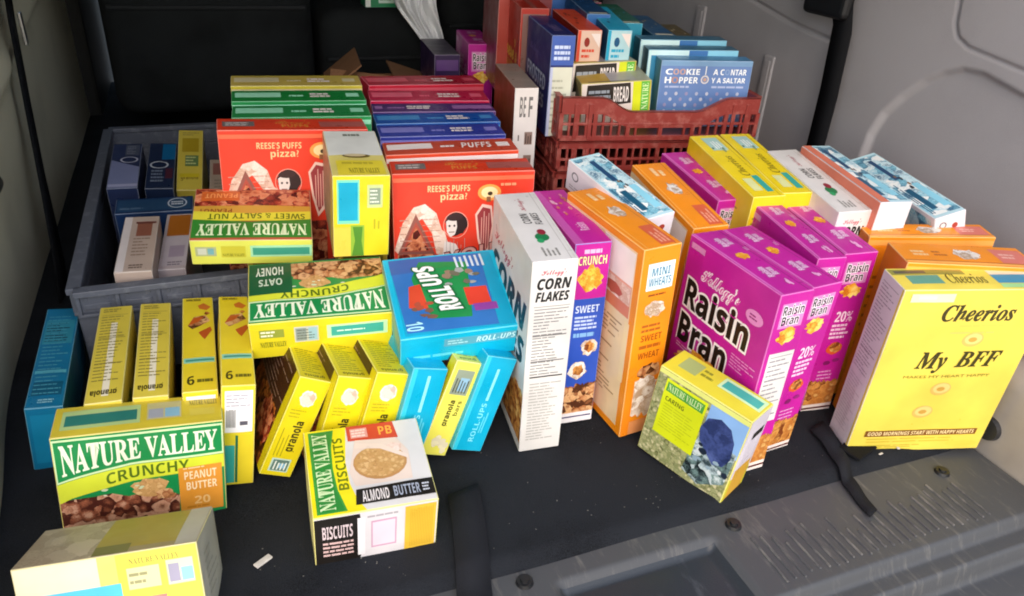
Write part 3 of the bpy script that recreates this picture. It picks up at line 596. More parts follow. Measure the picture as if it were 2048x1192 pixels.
def wheats(key, label, wide=False):
    n = A(seed=8)
    if not wide:
        n.rect(.16, .80, .90, .93, '#e8eef0'); n.rect(.20, .81, .86, .92, '#bfd9e2'); n.text('MINI', .28, .868, .78, .908, '#2d7f9c', 'sb', out='#f4f6f6', ow=.05); n.text('WHEATS', .22, .82, .84, .86, '#2d7f9c', 'sb', out='#f4f6f6', ow=.05)
        n.lines(.25, .765, .8, .785, 1, '#8c4c12'); n.blob(.5, .705, .28, .042, '@wheat', 22, .2)
        n.lines(.2, .58, .85, .63, 2, '#a85a16', .5, rag=.3); n.text('SWEET', .22, .535, .82, .57, '#9a4d12', 'sb'); n.lines(.2, .49, .85, .52, 1, '#a85a16', .6); n.text('WHEAT', .2, .44, .82, .475, '#9a4d12', 'sb')
        n.blob(.6, .36, .36, .045, '@oats', 22, .2); n.blob(.52, .22, .46, .12, '@wheat', 30, .18); n.rect(0, 0, .22, .40, '#f08a1c'); n.rect(.22, .0, 1, .08, '#e0955c')
    else:
        n.lines(.1, .1, .9, .8, 12, '#b06a18', .3); n.rect(0, .955, 1, .985, '#f7ab4e')
    l = A(seed=9); l.rect(.0, .04, .94, .97, '#ecd2a4'); l.rect(.55, .80, .93, .96, '#f1e9e4'); l.rect(.55, .70, .93, .80, '#e2a58e'); l.rect(.1, .64, .93, .70, '#d9825e'); l.rect(.56, .70, .92, .79, '@skin'); l.blob(.72, .735, .12, .03, '#b9604c', 18, .2); l.rect(.10, .645, .5, .69, '@oats')
    l.lines(.08, .10, .88, .62, 24, '#a5835a', .35); l.rect(.9, .30, .955, .62, '#f0d7a4')
    t = A(0 if wide else 90, 10)
    if wide:
        t.rect(.74, .15, .98, .85, '#d9786a'); t.lines(.78, .35, .95, .65, 2, '#f0b8a8', .5); t.lines(.10, .35, .22, .65, 2, '#efc68a', .6); t.blob(.52, .5, .10, .28, '@wheat', 20, .25); t.lines(.26, .35, .38, .65, 2, '#b8651a', .5); t.rect(0, .02, 1, .10, '#f5ad55'); t.rect(0, .10, 1, .14, '#b8651a')
    else:
        seam2(t, '#b9660c'); t.rect(.02, .1, .30, .5, '#d4603c'); t.lines(.05, .15, .27, .45, 3, '#e8a184', .5); t.lines(.78, .3, .92, .7, 2, '#f0cd96', .6); t.blob(.56, .5, .09, .2, '@wheat', 20, .25); t.rect(0, .90, 1, .93, '#f6ac50')
    return carton('cereal_box', P[key], label, 'cereal box', {'*': ORA, 'L': '#d8781a' if wide else ORA}, dict(N=n, L=l, T=t) if not wide else dict(N=n, T=t), 'orange wheat cereal boxes', dict(N='front_panel', L='side_panel') if wide else dict(L='back_panel'))
def oats(key, label, group='yellow oat cereal boxes behind the purple ones'):
    t = A(90, 12); seam2(t, '#b39c10'); t.text('Cheerios', .30, .38, .62, .66, '#6c5a10', 'bi'); t.rect(.06, .2, .30, .42, TEAL); t.rect(.08, .5, .26, .8, '#dfe3a0'); t.rect(.72, .2, .95, .75, '#a9cfc6'); t.lines(.75, .3, .92, .6, 3, '#f0f2ee', .5); t.flakes(.66, .3, .76, .7, 6, ['#3f5a3e', '#7a9a80'], .02, 3)
    n = A(seed=13); n.lines(.1, .2, .9, .9, 24, '#8f8326', .3); l = A(seed=14); l.lines(.1, .2, .9, .9, 20, '#a5962a', .3)
    return carton('cereal_box', P[key], label, 'cereal box', {'*': '#ead018'}, dict(N=n, L=l, T=t), group)
def cinnamon(key, label, flat=False, group='white and blue cinnamon cereal boxes', strip=None, lname=None):
    def art(a, side):
        a.rect(0, 0, 1, 1, '#e9e6ee' if side else '#b9dbe3')
        if side:
            a.ring(.12, .62, .05, .16, .3, '#7d8088', 16); a.poly([(.22, .38), (.5, .78), (.55, .30)], '#3a2f52'); a.text('CRUNCH', .30, .40, .52, .62, '#e9e4ee', 'sb'); a.rect(.6, .12, .97, .88, '@aqua'); a.lines(.05, .1, .5, .28, 2, '#a9a6b0', .4)
        else:
            a.rect(.03, .04, .97, .96, '@aqua'); a.lines(.05, .78, .5, .92, 2, '#1f5a78', .5); a.rect(.10, .55, .40, .75, '#1f5a78'); a.rect(.55, .42, .9, .58, '#24486e'); a.rect(.1, .1, .45, .35, '#8fd2e6'); a.flakes(.4, .3, .6, .6, 5, ['#1d2736', '#8d6a4a'], .03, 2)
        return a
    t = art(A(90, len(key)), False); l = art(A(seed=4), True); n = A(seed=6); n.ring(.25, .7, .12, .12, .3, '#55585e', 14); n.lines(.15, .2, .85, .5, 3, '#9a98a0', .4); n.ell(.65, .6, .1, .1, '#9d3a2c')
    if strip: t.rect(0, .72, 1, 1, strip)
    return carton('cereal_box', P[key], label, 'cereal box', {'*': '#d8d6dc', 'L': strip or '#d8d6dc'}, dict(T=t, N=n) if strip else dict(T=t, L=l, N=n), group, lname or dict(T='top_flap'))

# --- granola bar cartons
def nv_top(a, sub, acc, nuts, seed, words):
    """the big front of a granola bar carton"""
    def bot(u): return .535 + .135 * min(1, u / .45) ** .8 - .02 * max(0, u - .5)
    U_ = [i / 14 for i in range(15)]
    a.rect(0, 0, 1, 1, acc)
    a.poly([(0, .03), (.70, .03), (.71, .26), (.66, .31), (.58, .29), (.5, .35), (.4, .33), (.3, .385), (.2, .37), (0, .36)], nuts)
    a.blob(.53, .40, .11, .10, '@bisc', 20, .2); a.blob(.62, .30, .06, .06, '@oats', 16, .2); a.flakes(.2, .36, .68, .46, 5, ['#c9d8b0', '#e0e4cc'], .02, 1)
    a.poly([(0, .33)] + [(u, bot(u) - .19 + .04 * u) for u in U_[1:]] + [(u, bot(u) - .005) for u in U_[::-1]], LIME)
    a.text(sub, .28, 0, .78, 1, '#55701a', 'sb', warp=lambda u, v: (u, bot(u) - .155 + .03 * u + v * .115))
    a.poly([(u, bot(u)) for u in U_] + [(1, .985), (0, .985)], '#cfe9b4')
    a.poly([(.008 + .984 * u, bot(u) + .022) for u in U_] + [(.992, .965), (.008, .965)], NVG)
    a.text('NATURE VALLEY', .035, 0, .965, 1, '#eaf3d8', 'serif', fat=.012, warp=lambda u, v: (u, bot(u) + .05 + v * (.935 - bot(u) - .05)))
    for w_ in words: w_(a)
    return a
def nv_front(a, seed=2):
    a.rect(.53, .42, .97, .82, '#bfe8b8'); a.rect(.56, .48, .94, .76, TEAL); a.lines(.6, .58, .82, .66, 1, '#d5efe4'); a.rect(.30, .38, .47, .84, '#c6cabb'); a.rect(.31, .42, .385, .8, '#8d9a96'); a.rect(.40, .42, .46, .8, '#9cc3cc'); a.lines(.32, .45, .45, .78, 4, '#57605c', .3)
    a.rect(.06, .58, .23, .82, '#8f9a3a'); a.lines(.07, .60, .22, .8, 2, '#f0f0d0', .5); a.text('NATURE VALLEY', .06, .30, .24, .46, '#5c6a1e', 'serif'); return a
def yellow_up(key, label, pouches=False, seed=1, group='granola bar boxes standing on edge'):
    t = A(seed=seed); n = A(seed=seed + 1)
    if pouches:
        t.poly([(.5, .90), (.7, .93), (.95, .88), (.8, .84), (.55, .86)], '#c8702a'); t.poly([(.15, .66), (.35, .76), (.75, .78), (.9, .71), (.6, .66), (.3, .62)], '@oats'); t.poly([(.15, .665), (.35, .75), (.7, .76), (.5, .70)], '#c05a1e'); t.poly([(.5, .58), (.9, .64), (.95, .60), (.7, .50), (.6, .53)], '#b9501c'); t.blob(.8, .80, .10, .02, '@flakes', 14, .3); t.rect(.02, .26, .98, .31, '#8fd0b4'); t.rect(.08, .275, .96, .295, '#3f8f80')
        t.text('6', .12, .055, .34, .135, '#3c3a10', 'sb'); t.lines(.42, .07, .92, .105, 1, '#6a6518', .8, rag=.1); t.lines(.1, .955, .9, .985, 1, '#8a7d20', .8)
        n.rect(.08, .55, .95, .96, '#eceaf0'); n.lines(.12, .80, .9, .93, 4, '#a8a4b0', .4); n.lines(.12, .60, .42, .78, 7, '#2c2a2a', .5, vert=True, rag=.05); n.rect(.55, .62, .8, .66, '#5a5864'); n.rect(.05, .02, .40, .42, TEAL); n.rect(.42, .02, .5, .52, '#1f6a4a')
    else:
        t.rect(.42, .05, .62, .80, '#efe8cf'); table(t, .08, .18, .92, .90, 22, '#8c7f3a'); t.text('granola', .10, .05, .85, .12, '#4a4210', 'sb', rot=180, fat=.02); t.lines(.1, .93, .9, .98, 2, '#8c7f3a', .5); n.lines(.1, .1, .9, .9, 8, '#8c7f3a', .3)
    l = A(seed=seed + 2); l.rect(.0, .0, 1, .5, '@dark')
    r = A(seed=seed + 3); r.flakes(.05, .2, .95, .8, 20, ['#b2562a', '#3d7a3c', '#d8c84a'], .08)
    return carton('granola_bar_box', P[key], label, 'granola bar box', {'*': '#d9c648' if not pouches else '#e2cc2c', 'B': '#8a7a20'}, dict(T=t, N=n, L=l, R=r), group, dict(T='side_panel', N='end_panel', L='front_panel', R='back_panel'))
def yellow_lean(key, label, seed=1):
    n = A(seed=seed); t = A(seed=seed + 7)
    if seed == 5:
        n.rect(.15, .66, .85, .92, '#8f9a86'); n.rect(.4, .70, .75, .84, '#8fb6cc'); n.lines(.2, .68, .8, .90, 5, '#4a5048', .4, vert=True); n.text('granola', .30, .32, .60, .60, '#3f3a10', 'sb', rot=90, fat=.02); n.text('bars', .62, .44, .80, .60, '#5a5418', 'sb', rot=90); n.flakes(.15, .05, .85, .20, 10, ['#e2d8b4', '#d9ceb0'], .18, .3)
    else:
        n.blob(.5, .81, .26, .085, '#f0e6da', 22, .1); n.blob(.5, .81, .22, .07, '@skin', 22, .15); n.lines(.12, .60, .7, .70, 3, '#b0a61c', .35); n.lines(.1, .2, .45, .50, 3, '#8a8418', .2, vert=True, rag=.4); n.text('granola', .40, .26, .80, .58, '#3f3a10', 'sb', rot=90, fat=.02); n.rect(.18, .04, .82, .18, '#bdd9c8'); n.rect(.24, .05, .78, .165, '#5d7a72'); n.rect(.45, .08, .7, .13, '#7fb4d4'); n.lines(.28, .06, .75, .16, 4, '#e3eae2', .4, vert=True)
    t.lines(.12, .08, .9, .9, 26, '#7d7716', .32); t.text('granola', .16, .02, .84, .07, '#4a4512', 'sb', rot=180)
    l = A(seed=seed + 3); l.rect(0, 0, 1, 1, '#3a1c12'); l.lines(.05, .4, .95, .95, 12, '#8f7466', .25); l.rect(0, 0, 1, .55, '@dark'); l.blob(.7, .35, .2, .2, '@choc', 20, .2); l.rect(.9, 0, 1, 1, '#d8c816')
    return carton('granola_bar_box', P[key], label, 'granola bar box', {'*': '#dccb16' if seed != 5 else '#e4dc5a', 'R': '#c2b626'}, dict(N=n, T=t, L=l), 'leaning snack boxes', dict(N='end_panel', T='side_panel', L='front_panel'))
def cyan_lean(key, label, seed=1):
    n = A(seed=seed); n.lines(.42, .55, .60, .95, 1, '#8fe4f0', .5, vert=True, rag=.2); n.text('ROLL-UPS', .40, .10, .58, .52, '#7fdff0', 'sb', rot=90); n.lines(.62, .2, .78, .5, 2, '#5fd0e6', .5, vert=True, rag=.5); n.rect(.0, 0, .12, 1, '#35c4de')
    t = A(seed=seed); t.lines(.2, .2, .8, .8, 6, '#57cfe4', .3)
    return carton('fruit_snack_box', P[key], label, 'fruit snack box', {'*': '#06a8ce'}, dict(N=n, T=t), 'leaning snack boxes', dict(N='end_panel', T='side_panel'))

# ================================================================== the boxes on the right half of the floor
corn('corn', 'nearest white corn flakes box, tall in the middle, nutrition table on its narrow side')
n = A(seed=21); n.rect(0, .72, 1, 1, MAG); n.lines(.25, .95, .8, .975, 1, '#e7b6d8', .8); n.text('CRUNCH', .10, .895, .92, .94, '#f3e6a0', 'sb', out='#7d1463', ow=.05); n.blob(.5, .825, .34, .062, '@gold', 26, .22)
n.text('SWEET', .15, .645, .85, .685, '#cfdcf0', 'sb'); n.lines(.15, .55, .85, .63, 4, '#b9c9e8', .55, rag=.2); n.lines(.15, .51, .8, .535, 1, '#7fb0e0', .9, rag=.1)
n.blob(.66, .45, .24, .045, '@wheat', 20, .2); n.blob(.68, .45, .16, .03, '@flakes', 16, .2); n.blob(.38, .32, .28, .048, '@wheat', 20, .2); n.blob(.40, .32, .18, .03, '@flakes', 16, .2)
n.band(.05, .23, '@oats', .012); n.rect(0, 0, 1, .06, '#e9e6ea'); n.rect(.04, .03, .96, .038, '#2a2a66')
t = A(90, 22); t.rect(0, .78, 1, 1, '#c254a8'); t.text('Raisin', .2, .3, .34, .6, '#e6b9d8', 'sb'); t.flakes(.5, .2, .9, .7, 16, ['#d88a9a', '#c9785a', '#e0b0c8'], .035, 2.5)
l = A(seed=23); l.rect(0, .2, 1, .8, '#5a55b4')
carton('cereal_box', P['crunch'], 'purple and blue crunch cereal box just right of the white corn flakes box', 'cereal box', {'*': MAG, 'N': '#2a4fb4'}, dict(N=n, T=t, L=l))
wheats('mini1', 'orange wheat cereal box with cream back panel, standing left of the big purple box')
wheats('mini2', 'orange cereal box mostly hidden behind the front purple box, right of the tilted white box')
raisin('rbB', 'purple cereal box farthest back in the row, beside the two yellow tops', seed=31, L=False)
oats('yel1', 'left of two yellow cereal boxes showing only tops, beside the purple top')
oats('yel2', 'right of two yellow cereal boxes showing only tops, beside the white top')
corn('corn2', 'white corn flakes box in the back row with only its top and upper edge showing')
cinnamon('salm', 'white cinnamon cereal box with a salmon side, behind the orange boxes', strip='#d9785e')
cinnamon('blue11', 'white and blue cereal box lying tilted at the right against the grey wall', lname=dict(T='front_panel', L='side_panel', N='end_panel'))
cinnamon('box4', 'white and blue cereal box lying tilted across the orange box tops', lname=dict(T='side_panel', L='front_panel', N='end_panel'))
raisin('RB1', 'front purple raisin bran box with its whole lettered front and white nutrition panel', True, 41)
raisin('RB2', 'purple raisin bran box with white 20% print, right against the front purple one', False, 42)
raisin('RB4', 'purple raisin bran box in the second row, its front cut off by the nearer two', False, 43)
raisin('RB3', 'rightmost purple raisin bran box, set back beside the yellow box with black script', False, 44)
wheats('miniA', 'farther of two orange boxes seen by their tops behind the yellow script box', True)
wheats('miniB', 'nearer of two orange boxes, directly behind the yellow script box', True)

n = A(seed=51)
n.text('Cheerios', .30, .83, .80, .925, '#3c3408', 'bi', fat=.018); n.lines(.45, .80, .8, .812, 1, '#d9c250', .6)
def ring(cx, cy): n.ell(cx, cy, .075, .042, '#d8b45a'); n.ell(cx + .004, cy + .004, .06, .032, '#ecca78'); n.ell(cx, cy, .03, .014, '#c79a40')
ring(.58, .725); ring(.51, .42); ring(.45, .27); n.lines(.40, .76, .82, .775, 1, '#d8c560', .6); n.blob(.86, .04, .12, .02, '#e0c84a', 20, .1); n.lines(.1, .02, .7, .045, 2, '#b8a438', .35)
n.text('My', .25, .525, .46, .655, '#3c3408', 'bi', fat=.01); n.text('BFF', .53, .56, .84, .655, '#3c3408', 'bi', fat=.01); n.text('MAKES MY HEART HAPPY', .20, .495, .82, .512, '#8a7a20', 'bfont')
n.rect(.09, .105, .93, .145, '#7a4a16'); n.text('GOOD MORNINGS START WITH HAPPY HEARTS', .11, .112, .91, .138, '#f3dca0', 'sb')
n.lines(.12, .055, .88, .095, 2, '#cdb63a', .3, rag=.2); n.rect(.05, .94, .34, .985, '#efe9b4'); n.rect(.10, .955, .22, .975, '#c9cfc0')
l = A(seed=52); l.rect(0, 0, .93, 1, '#cfc8ca'); table(l, .1, .45, .85, .96, 26, '#8f888c'); l.lines(.1, .08, .85, .42, 18, '#b2abae', .3); l.rect(.94, 0, 1, 1, '#d8c440')
t = A(seed=53); t.rect(0, .68, .5, .95, '#8f8a3c'); t.rect(.03, .75, .24, .88, '#5a5648'); t.rect(.08, .25, .30, .65, '#5f9a86'); t.text('Cheerios', .34, .25, .60, .72, '#5f5418', 'bi'); t.rect(.66, .25, 1, .66, '#3c8fae'); t.rect(.66, .66, 1, .9, '#e9d9b8'); t.rect(.66, .05, 1, .22, '#9fcf8c')
carton('cereal_box', P['cheer'], 'yellow cereal box with dark script lettering at the front right', 'cereal box', {'*': YEL, 'L': '#d5ccbc'}, dict(N=n, L=l, T=t), names=dict(N='front_panel', L='side_panel'))

# the small photo box leaning in front of the purple boxes
n = A(seed=55)
n.rect(0, 0, 1, 1, '@grass'); n.rect(.60, .55, 1, .95, '#86aede')
n.poly([(.52, .10), (.72, .04), (.97, .22), (.99, .60), (.8, .62), (.6, .6), (.55, .4)], '@rock')
n.poly([(.57, .66), (.62, .80), (.74, .86), (.86, .82), (.93, .70), (.95, .52), (.9, .40), (.8, .36), (.68, .46), (.6, .54)], '@cloth'); n.poly([(.66, .70), (.74, .80), (.85, .74), (.86, .60), (.74, .56)], '@cloth'); n.flakes(.6, .3, .95, .5, 10, ['#1c2738', '#8fa6b4', '#d4dcde'], .04)
n.rect(.10, .30, .575, .93, '#d6e01e'); n.rect(.12, .80, .55, .90, '#4f9a3c'); n.text('NATURE VALLEY', .14, .815, .53, .885, '#d8e8b0', 'serif'); n.text('CARING', .14, .70, .36, .75, '#55601a', 'sb'); n.lines(.14, .38, .53, .68, 9, '#b4be20', .25, rag=.3)
n.rect(0, .95, 1, 1, '#d9dc7a')
t = A(seed=56); t.rect(.10, .3, .30, .85, '#9fae6a'); t.lines(.32, .4, .5, .8, 2, '#8a8a1e', .5); t.rect(.52, .42, .98, .92, '#c3e6b0'); t.rect(.55, .5, .95, .82, TEAL)
r = A(seed=57); r.rect(0, .3, 1, 1, '#dcd3dc'); r.rect(.1, 0, .9, .4, '#d9a63a'); r.rect(.35, .72, .9, .8, '#2a2620')
carton('granola_bar_box', P['S'], 'lime granola bar box with a mountain photo, standing alone before the purple boxes', 'granola bar box', {'*': '#d6cb34'}, dict(N=n, T=t, R=r), names=dict(N='back_panel', R='end_panel', T='side_panel'))

# ================================================================== front left
t = A(seed=61)
t.rect(0, 0, 1, 1, '#d8d5d1'); t.poly([(0, 0), (.42, 0), (.36, .12), (.32, .3), (.31, .55), (.36, 1), (0, 1)], '#efe01a')
t.poly([(.03, .02), (.27, .02), (.215, .25), (.20, .5), (.21, .75), (.25, .98), (.03, .98)], '#3f9a3c'); t.poly([(.05, .03), (.25, .03), (.20, .25), (.185, .5), (.195, .75), (.235, .97), (.05, .97)], '#2f8a38')
t.text('NATURE VALLEY', .055, .05, .185, .95, '#d3ebb4', 'serif', rot=90, fat=.01); t.text('BISCUITS', .225, .24, .31, .86, '#6a7a12', 'sb', rot=90)
t.poly([(.36, .80), (.80, .78), (.78, 1), (.36, 1)], '#c8402c'); t.rect(.39, .83, .54, .96, '#dd9a92'); t.lines(.4, .84, .53, .95, 3, '#f0d4cc', .6, rag=.1); t.text('PB', .64, .84, .76, .95, '#f0a840', 'sb')
t.poly([(.33, .42), (.42, .80), (.78, .78), (.86, .6), (.84, .26), (.36, .26)], '#e2cfc0'); t.ell(.60, .50, .23, .20, '#b98a54'); t.blob(.60, .515, .215, .185, '@bisc', 40, .03); t.blob(.74, .66, .07, .06, '@skin', 20, .1)
t.poly([(.40, .70), (.62, .66), (.84, .50), (.85, .54), (.64, .72), (.42, .76)], '#e8d4c4')
t.poly([(.34, .06), (1, .06), (1, .24), (.36, .22)], '#1d1916'); t.text('ALMOND', .40, .08, .62, .20, '#e8e0dc', 'sb'); t.text('BUTTER', .66, .09, .88, .20, '#9fa6b4', 'sb'); t.lines(.9, .1, .98, .2, 3, '#c8ccd4', .5)
n = A(seed=62); n.rect(0, 0, 1, 1, '#d8d3d5'); n.poly([(0, .02), (.36, .02), (.40, .4), (.36, .98), (0, .98)], '#1d1916'); n.text('BISCUITS', .06, .55, .30, .82, '#d9c6c8', 'sb'); n.lines(.06, .16, .36, .5, 4, '#d4b2ae', .5, rag=.2); n.rect(.34, .1, .40, .9, '#e9e4e6')
n.rect(.45, .22, .66, .80, '#c89cb4'); n.rect(.462, .255, .648, .765, '#e2d0da'); n.lines(.42, .86, .68, .93, 1, '#a8a2a6', .5); n.rect(.73, .03, .99, .97, '#dfb63c'); n.lines(.77, .08, .97, .92, 14, '#c49a2a', .35, vert=True, rag=.05)
l = A(seed=63); l.rect(0, 0, 1, .95, '#e6dc9a')
carton('granola_bar_box', P['bisc'], 'biscuit box lying flat on the black carpet with a round biscuit pictured on top', 'granola bar box', {'*': '#e8dc58'}, dict(T=t, N=n, L=l), names=dict(T='front_panel', N='end_panel', L='side_panel'))

def pb(a): a.rect(.71, .05, .985, .56, '#dd9432'); a.text('PEANUT', .745, .42, .95, .51, '#f3dcb4', 'sb'); a.text('BUTTER', .755, .30, .95, .39, '#f3dcb4', 'sb'); a.text('20', .80, .13, .90, .22, '#eec07a', 'sb'); a.lines(.75, .09, .95, .115, 1, '#c27c1c', .8)
n = nv_top(A(seed=65), 'CRUNCHY', NVG, '@nuts', 65, [pb])
t = A(seed=66); t.rect(.04, .2, .50, .85, '#b7d28a'); t.rect(.06, .32, .48, .68, '#2f7f72'); t.rect(.54, .25, .75, .85, '#cbc48a'); t.rect(.55, .3, .64, .62, '#a9aeb6'); t.rect(.65, .3, .74, .62, '#8fc0d4'); t.text('NATURE VALLEY', .80, .62, .98, .82, '#6f6a1c', 'serif'); t.rect(.8, .25, .96, .5, '#d9c94e')
n.lines(.06, .06, .3, .02, 1, '#d8c8b0', .5); n.lines(.74, .54, .97, .555, 1, '#f0d8a8', .8); r = A(seed=67); r.rect(0, 0, 1, .72, '#1d9458'); r.rect(0, .72, 1, 1, '#d8d83a'); r.lines(.2, .08, .8, .2, 2, '#9fd8b4', .4)
carton('granola_bar_box', P['peanut'], 'green and yellow crunchy peanut granola bar box standing at the left wall', 'granola bar box', {'*': '#d8c43a', 'R': '#1d9458'}, dict(N=n, T=t, R=r), names=dict(N='front_panel', T='side_panel', R='end_panel'))
n = A(seed=68); n.rect(0, 0, .45, 1, '#e2dcc0'); n.rect(.55, .3, 1, 1, '#e0d44e'); n.text('NATURE VALLEY', .62, .86, .9, .93, '#8a8640', 'serif'); n.rect(.10, .22, .56, .66, '#4fc0de'); n.rect(.60, .56, .78, .82, '#d9d5a4'); n.lines(.61, .6, .77, .78, 2, '#9a986a', .4); n.rect(.82, .55, .97, .85, '#c8d0b4'); n.rect(.83, .58, .89, .8, '#9c98ac'); n.rect(.9, .58, .965, .74, '#8cc4de'); n.rect(.62, .22, .80, .45, '#b4807a'); n.rect(.6, 0, 1, .18, '#4a4228')  # cream left part: bright glare put into the print colour
t = A(seed=69); t.rect(0, 0, .42, 1, '@board'); t.rect(.42, .1, .9, .98, '#a9923c'); t.rect(.42, .0, .62, .2, '#7a7034'); t.rect(.88, 0, 1, 1, '#b9b0a0')
r = A(seed=70); r.rect(0, 0, 1, 1, '#a9a698'); r.lines(.2, .2, .8, .8, 6, '#8c897c', .3)
carton('granola_bar_box', P['fore'], 'pale yellow granola bar box cut off at the bottom left corner, nearest of all', 'granola bar box', {'*': '#ddd170', 'T': '#a08c60'}, dict(N=n, T=t, R=r), names=dict(N='front_panel', T='side_panel', R='end_panel'))

# boxes on edge along the left wall, and the leaning row
t = A(seed=71); t.rect(.05, .60, .95, .86, '#2f8fa8'); t.lines(.1, .62, .9, .84, 8, '#134f66', .4); t.rect(.08, .10, .92, .22, '#0d5f80'); t.rect(.05, .30, .95, .33, '#59b4c8'); t.lines(.1, .1, .9, .92, 22, '#4fa3b8', .25); t.lines(.3, .03, .75, .07, 2, '#8fc8d4', .55, rag=.2)
n = A(seed=72); n.rect(.1, .1, .9, .9, '#1488b4')
carton('fruit_snack_box', P['up0'], 'dark blue snack box on edge against the left wall', 'fruit snack box', {'*': '#1078a4'}, dict(T=t, N=n), names=dict(T='side_panel', N='end_panel'))
yellow_up('up1', 'yellow box on edge with pale nutrition side up, next to the dark blue one', False, 73)
yellow_up('up2', 'yellow box on edge with nutrition side up, second from the dark blue one', False, 75)
yellow_up('up3', 'yellow box on edge with orange leaf shapes and a six, farther left of the two', True, 77)
yellow_up('up4', 'yellow box on edge with orange leaf shapes, its white barcode end showing', True, 79)
yellow_lean('lean1', 'leftmost leaning yellow granola box, its dark brown front facing left', 1)
yellow_lean('lean2', 'second leaning yellow granola box, half behind the biscuit box', 2)
yellow_lean('lean3', 'third leaning yellow granola box, against the first cyan one', 3)
cyan_lean('lean4', 'cyan snack box leaning between the third yellow box and the narrow pale yellow one', 4)
yellow_lean('lean5', 'narrow pale yellow box leaning between two cyan boxes', 5)
cyan_lean('lean6', 'cyan snack box leaning at the right end of the row, next to the corn flakes', 6)

def oats_honey(a): a.rect(.69, .02, 1, .56, NVD); a.text('OATS', .76, .30, .93, .42, '#cfe0c8', 'sb'); a.text('HONEY', .75, .08, .95, .24, '#dfe8d4', 'sb')
t = nv_top(A(180, 81), 'CRUNCHY', '#2f8a44', '@oats', 81, [oats_honey]); n = nv_front(A(seed=82))
carton('granola_bar_box', P['nvflat'], 'green and yellow oat granola bar box lying upside down across the yellow boxes', 'granola bar box', {'*': '#dccd22'}, dict(T=t, N=n), names=dict(T='front_panel', N='side_panel'))
t = A(seed=83)
t.rect(.04, .02, .96, .98, '#0a9cc4'); t.poly([(.06, .05), (.82, .04), (.86, .97), (.04, .97)], '#2f6fb8'); t.poly([(.04, .78), (.6, .78), (.62, .98), (.04, .98)], '#3a62a8')
t.poly([(.22, .40), (.30, .18), (.62, .16), (.66, .40), (.72, .86), (.30, .92), (.2, .7)], '#1f8a4a'); t.poly([(.12, .34), (.28, .30), (.26, .62), (.16, .60)], '#d0492e'); t.rect(.62, .30, .82, .52, '#d3402e'); t.rect(.66, .22, .86, .31, '#8a3f9a')
t.flakes(.10, .2, .3, .4, 8, ['#7a5a4a', '#a8503c'], .05); t.flakes(.5, .55, .8, .78, 12, ['#6b6a5a', '#8f7a68', '#9aa0a0'], .05)
t.text('ROLL', .36, .26, .56, .56, '#f4f4f2', 'sb', rot=90, fat=.03, out='#146a3a', ow=.07, warp=lambda u, v: (u - .22 * (v - .3), v)); t.text('UPS', .34, .58, .52, .84, '#f4f4f2', 'sb', rot=90, fat=.03, out='#146a3a', ow=.07, warp=lambda u, v: (u - .22 * (v - .3), v))
t.lines(.6, .78, .88, .96, 6, '#c8d8e4', .45, vert=True, rag=.3); t.text('10', .06, .06, .2, .16, '#aee8f2', 'sb', rot=270)
n = A(seed=84); n.rect(.35, .55, .98, .85, '#5aa9bf'); n.text('ROLL-UPS', .62, .6, .96, .8, '#c4eef4', 'sbi'); n.lines(.38, .6, .58, .8, 2, '#a8dfe8', .5); n.lines(.1, .15, .7, .35, 1, '#5fd4e8', .5)
l = A(seed=85); l.rect(0, .4, 1, 1, '#7fb8b0')
carton('fruit_snack_box', P['cyan'], 'cyan fruit snack box lying flat with white lettering on a green splash', 'fruit snack box', {'*': '#06b2d6'}, dict(T=t, N=n, L=l), names=dict(T='front_panel', N='side_panel', L='end_panel'))

# ================================================================== in and on the grey crate
def small(name, key, label, cat, cols, arts, group=None): return carton(name, P[key], label, cat, cols, arts, group, dict(T='side_panel', N='end_panel', L='front_panel', R='back_panel'))
t = A(seed=91); t.rect(.0, .0, .22, 1, '#d9d2d2'); t.rect(.4, .62, .85, .88, '#8f5a48'); t.lines(.35, .25, .85, .6, 6, '#8a7466', .35); t.rect(.35, .86, .95, .9, '#6a3c36'); t.lines(.35, .04, .8, .12, 2, '#6a5a50', .55, rag=.2)
small('snack_box', 'tan1', 'beige snack box on edge in the grey crate, left of the brown topped one', 'snack box', {'*': '#b9a79c'}, dict(T=t))
t = A(seed=92); t.rect(.1, .58, 1, .98, '#a8641e'); t.rect(.1, .05, 1, .58, '#b9b2bc'); t.rect(.3, .2, .9, .4, '#a094a8'); t.lines(.3, .05, .9, .13, 2, '#7a7280', .55, rag=.2)
small('snack_box', 'tan2', 'grey snack box with brown upper half, on edge in the grey crate', 'snack box', {'*': '#b4aab0'}, dict(T=t))
t = A(seed=93); t.rect(.02, .1, .98, .9, '#24466a'); t.lines(.05, .2, .6, .4, 1, '#4f6a88', .6); t.ring(.80, .55, .13, .36, .14, '#b8c4d4'); t.lines(.72, .4, .88, .7, 2, '#c4ccd8', .55, rag=.2)
small('snack_box', 'navyl', 'navy snack box lying crosswise in the grey crate with an oval mark', 'snack box', {'*': '#16305a'}, dict(T=t))
t = A(seed=94); t.poly([(0, .0), (1, .0), (1, .45), (0, .62)], '#7b84ac'); t.rect(0, .03, 1, .08, '#a8accc'); t.rect(.45, .72, .95, .98, '#4c5468'); t.ring(.62, .62, .32, .07, .2, '#b8bccc'); t.lines(.5, .75, .92, .95, 5, '#7c8494', .4)
small('snack_box', 'navy1', 'pale topped navy snack box on edge in the crate, by the left wall', 'snack box', {'*': '#283458'}, dict(T=t))
t = A(seed=95); t.rect(.5, .62, 1, .98, '#12669c'); t.ring(.42, .50, .36, .08, .2, '#b8c0cc'); t.lines(.15, .12, .65, .4, 4, '#6f7c92', .5, rag=.2); t.rect(.68, .2, .95, .42, '#4a2436')
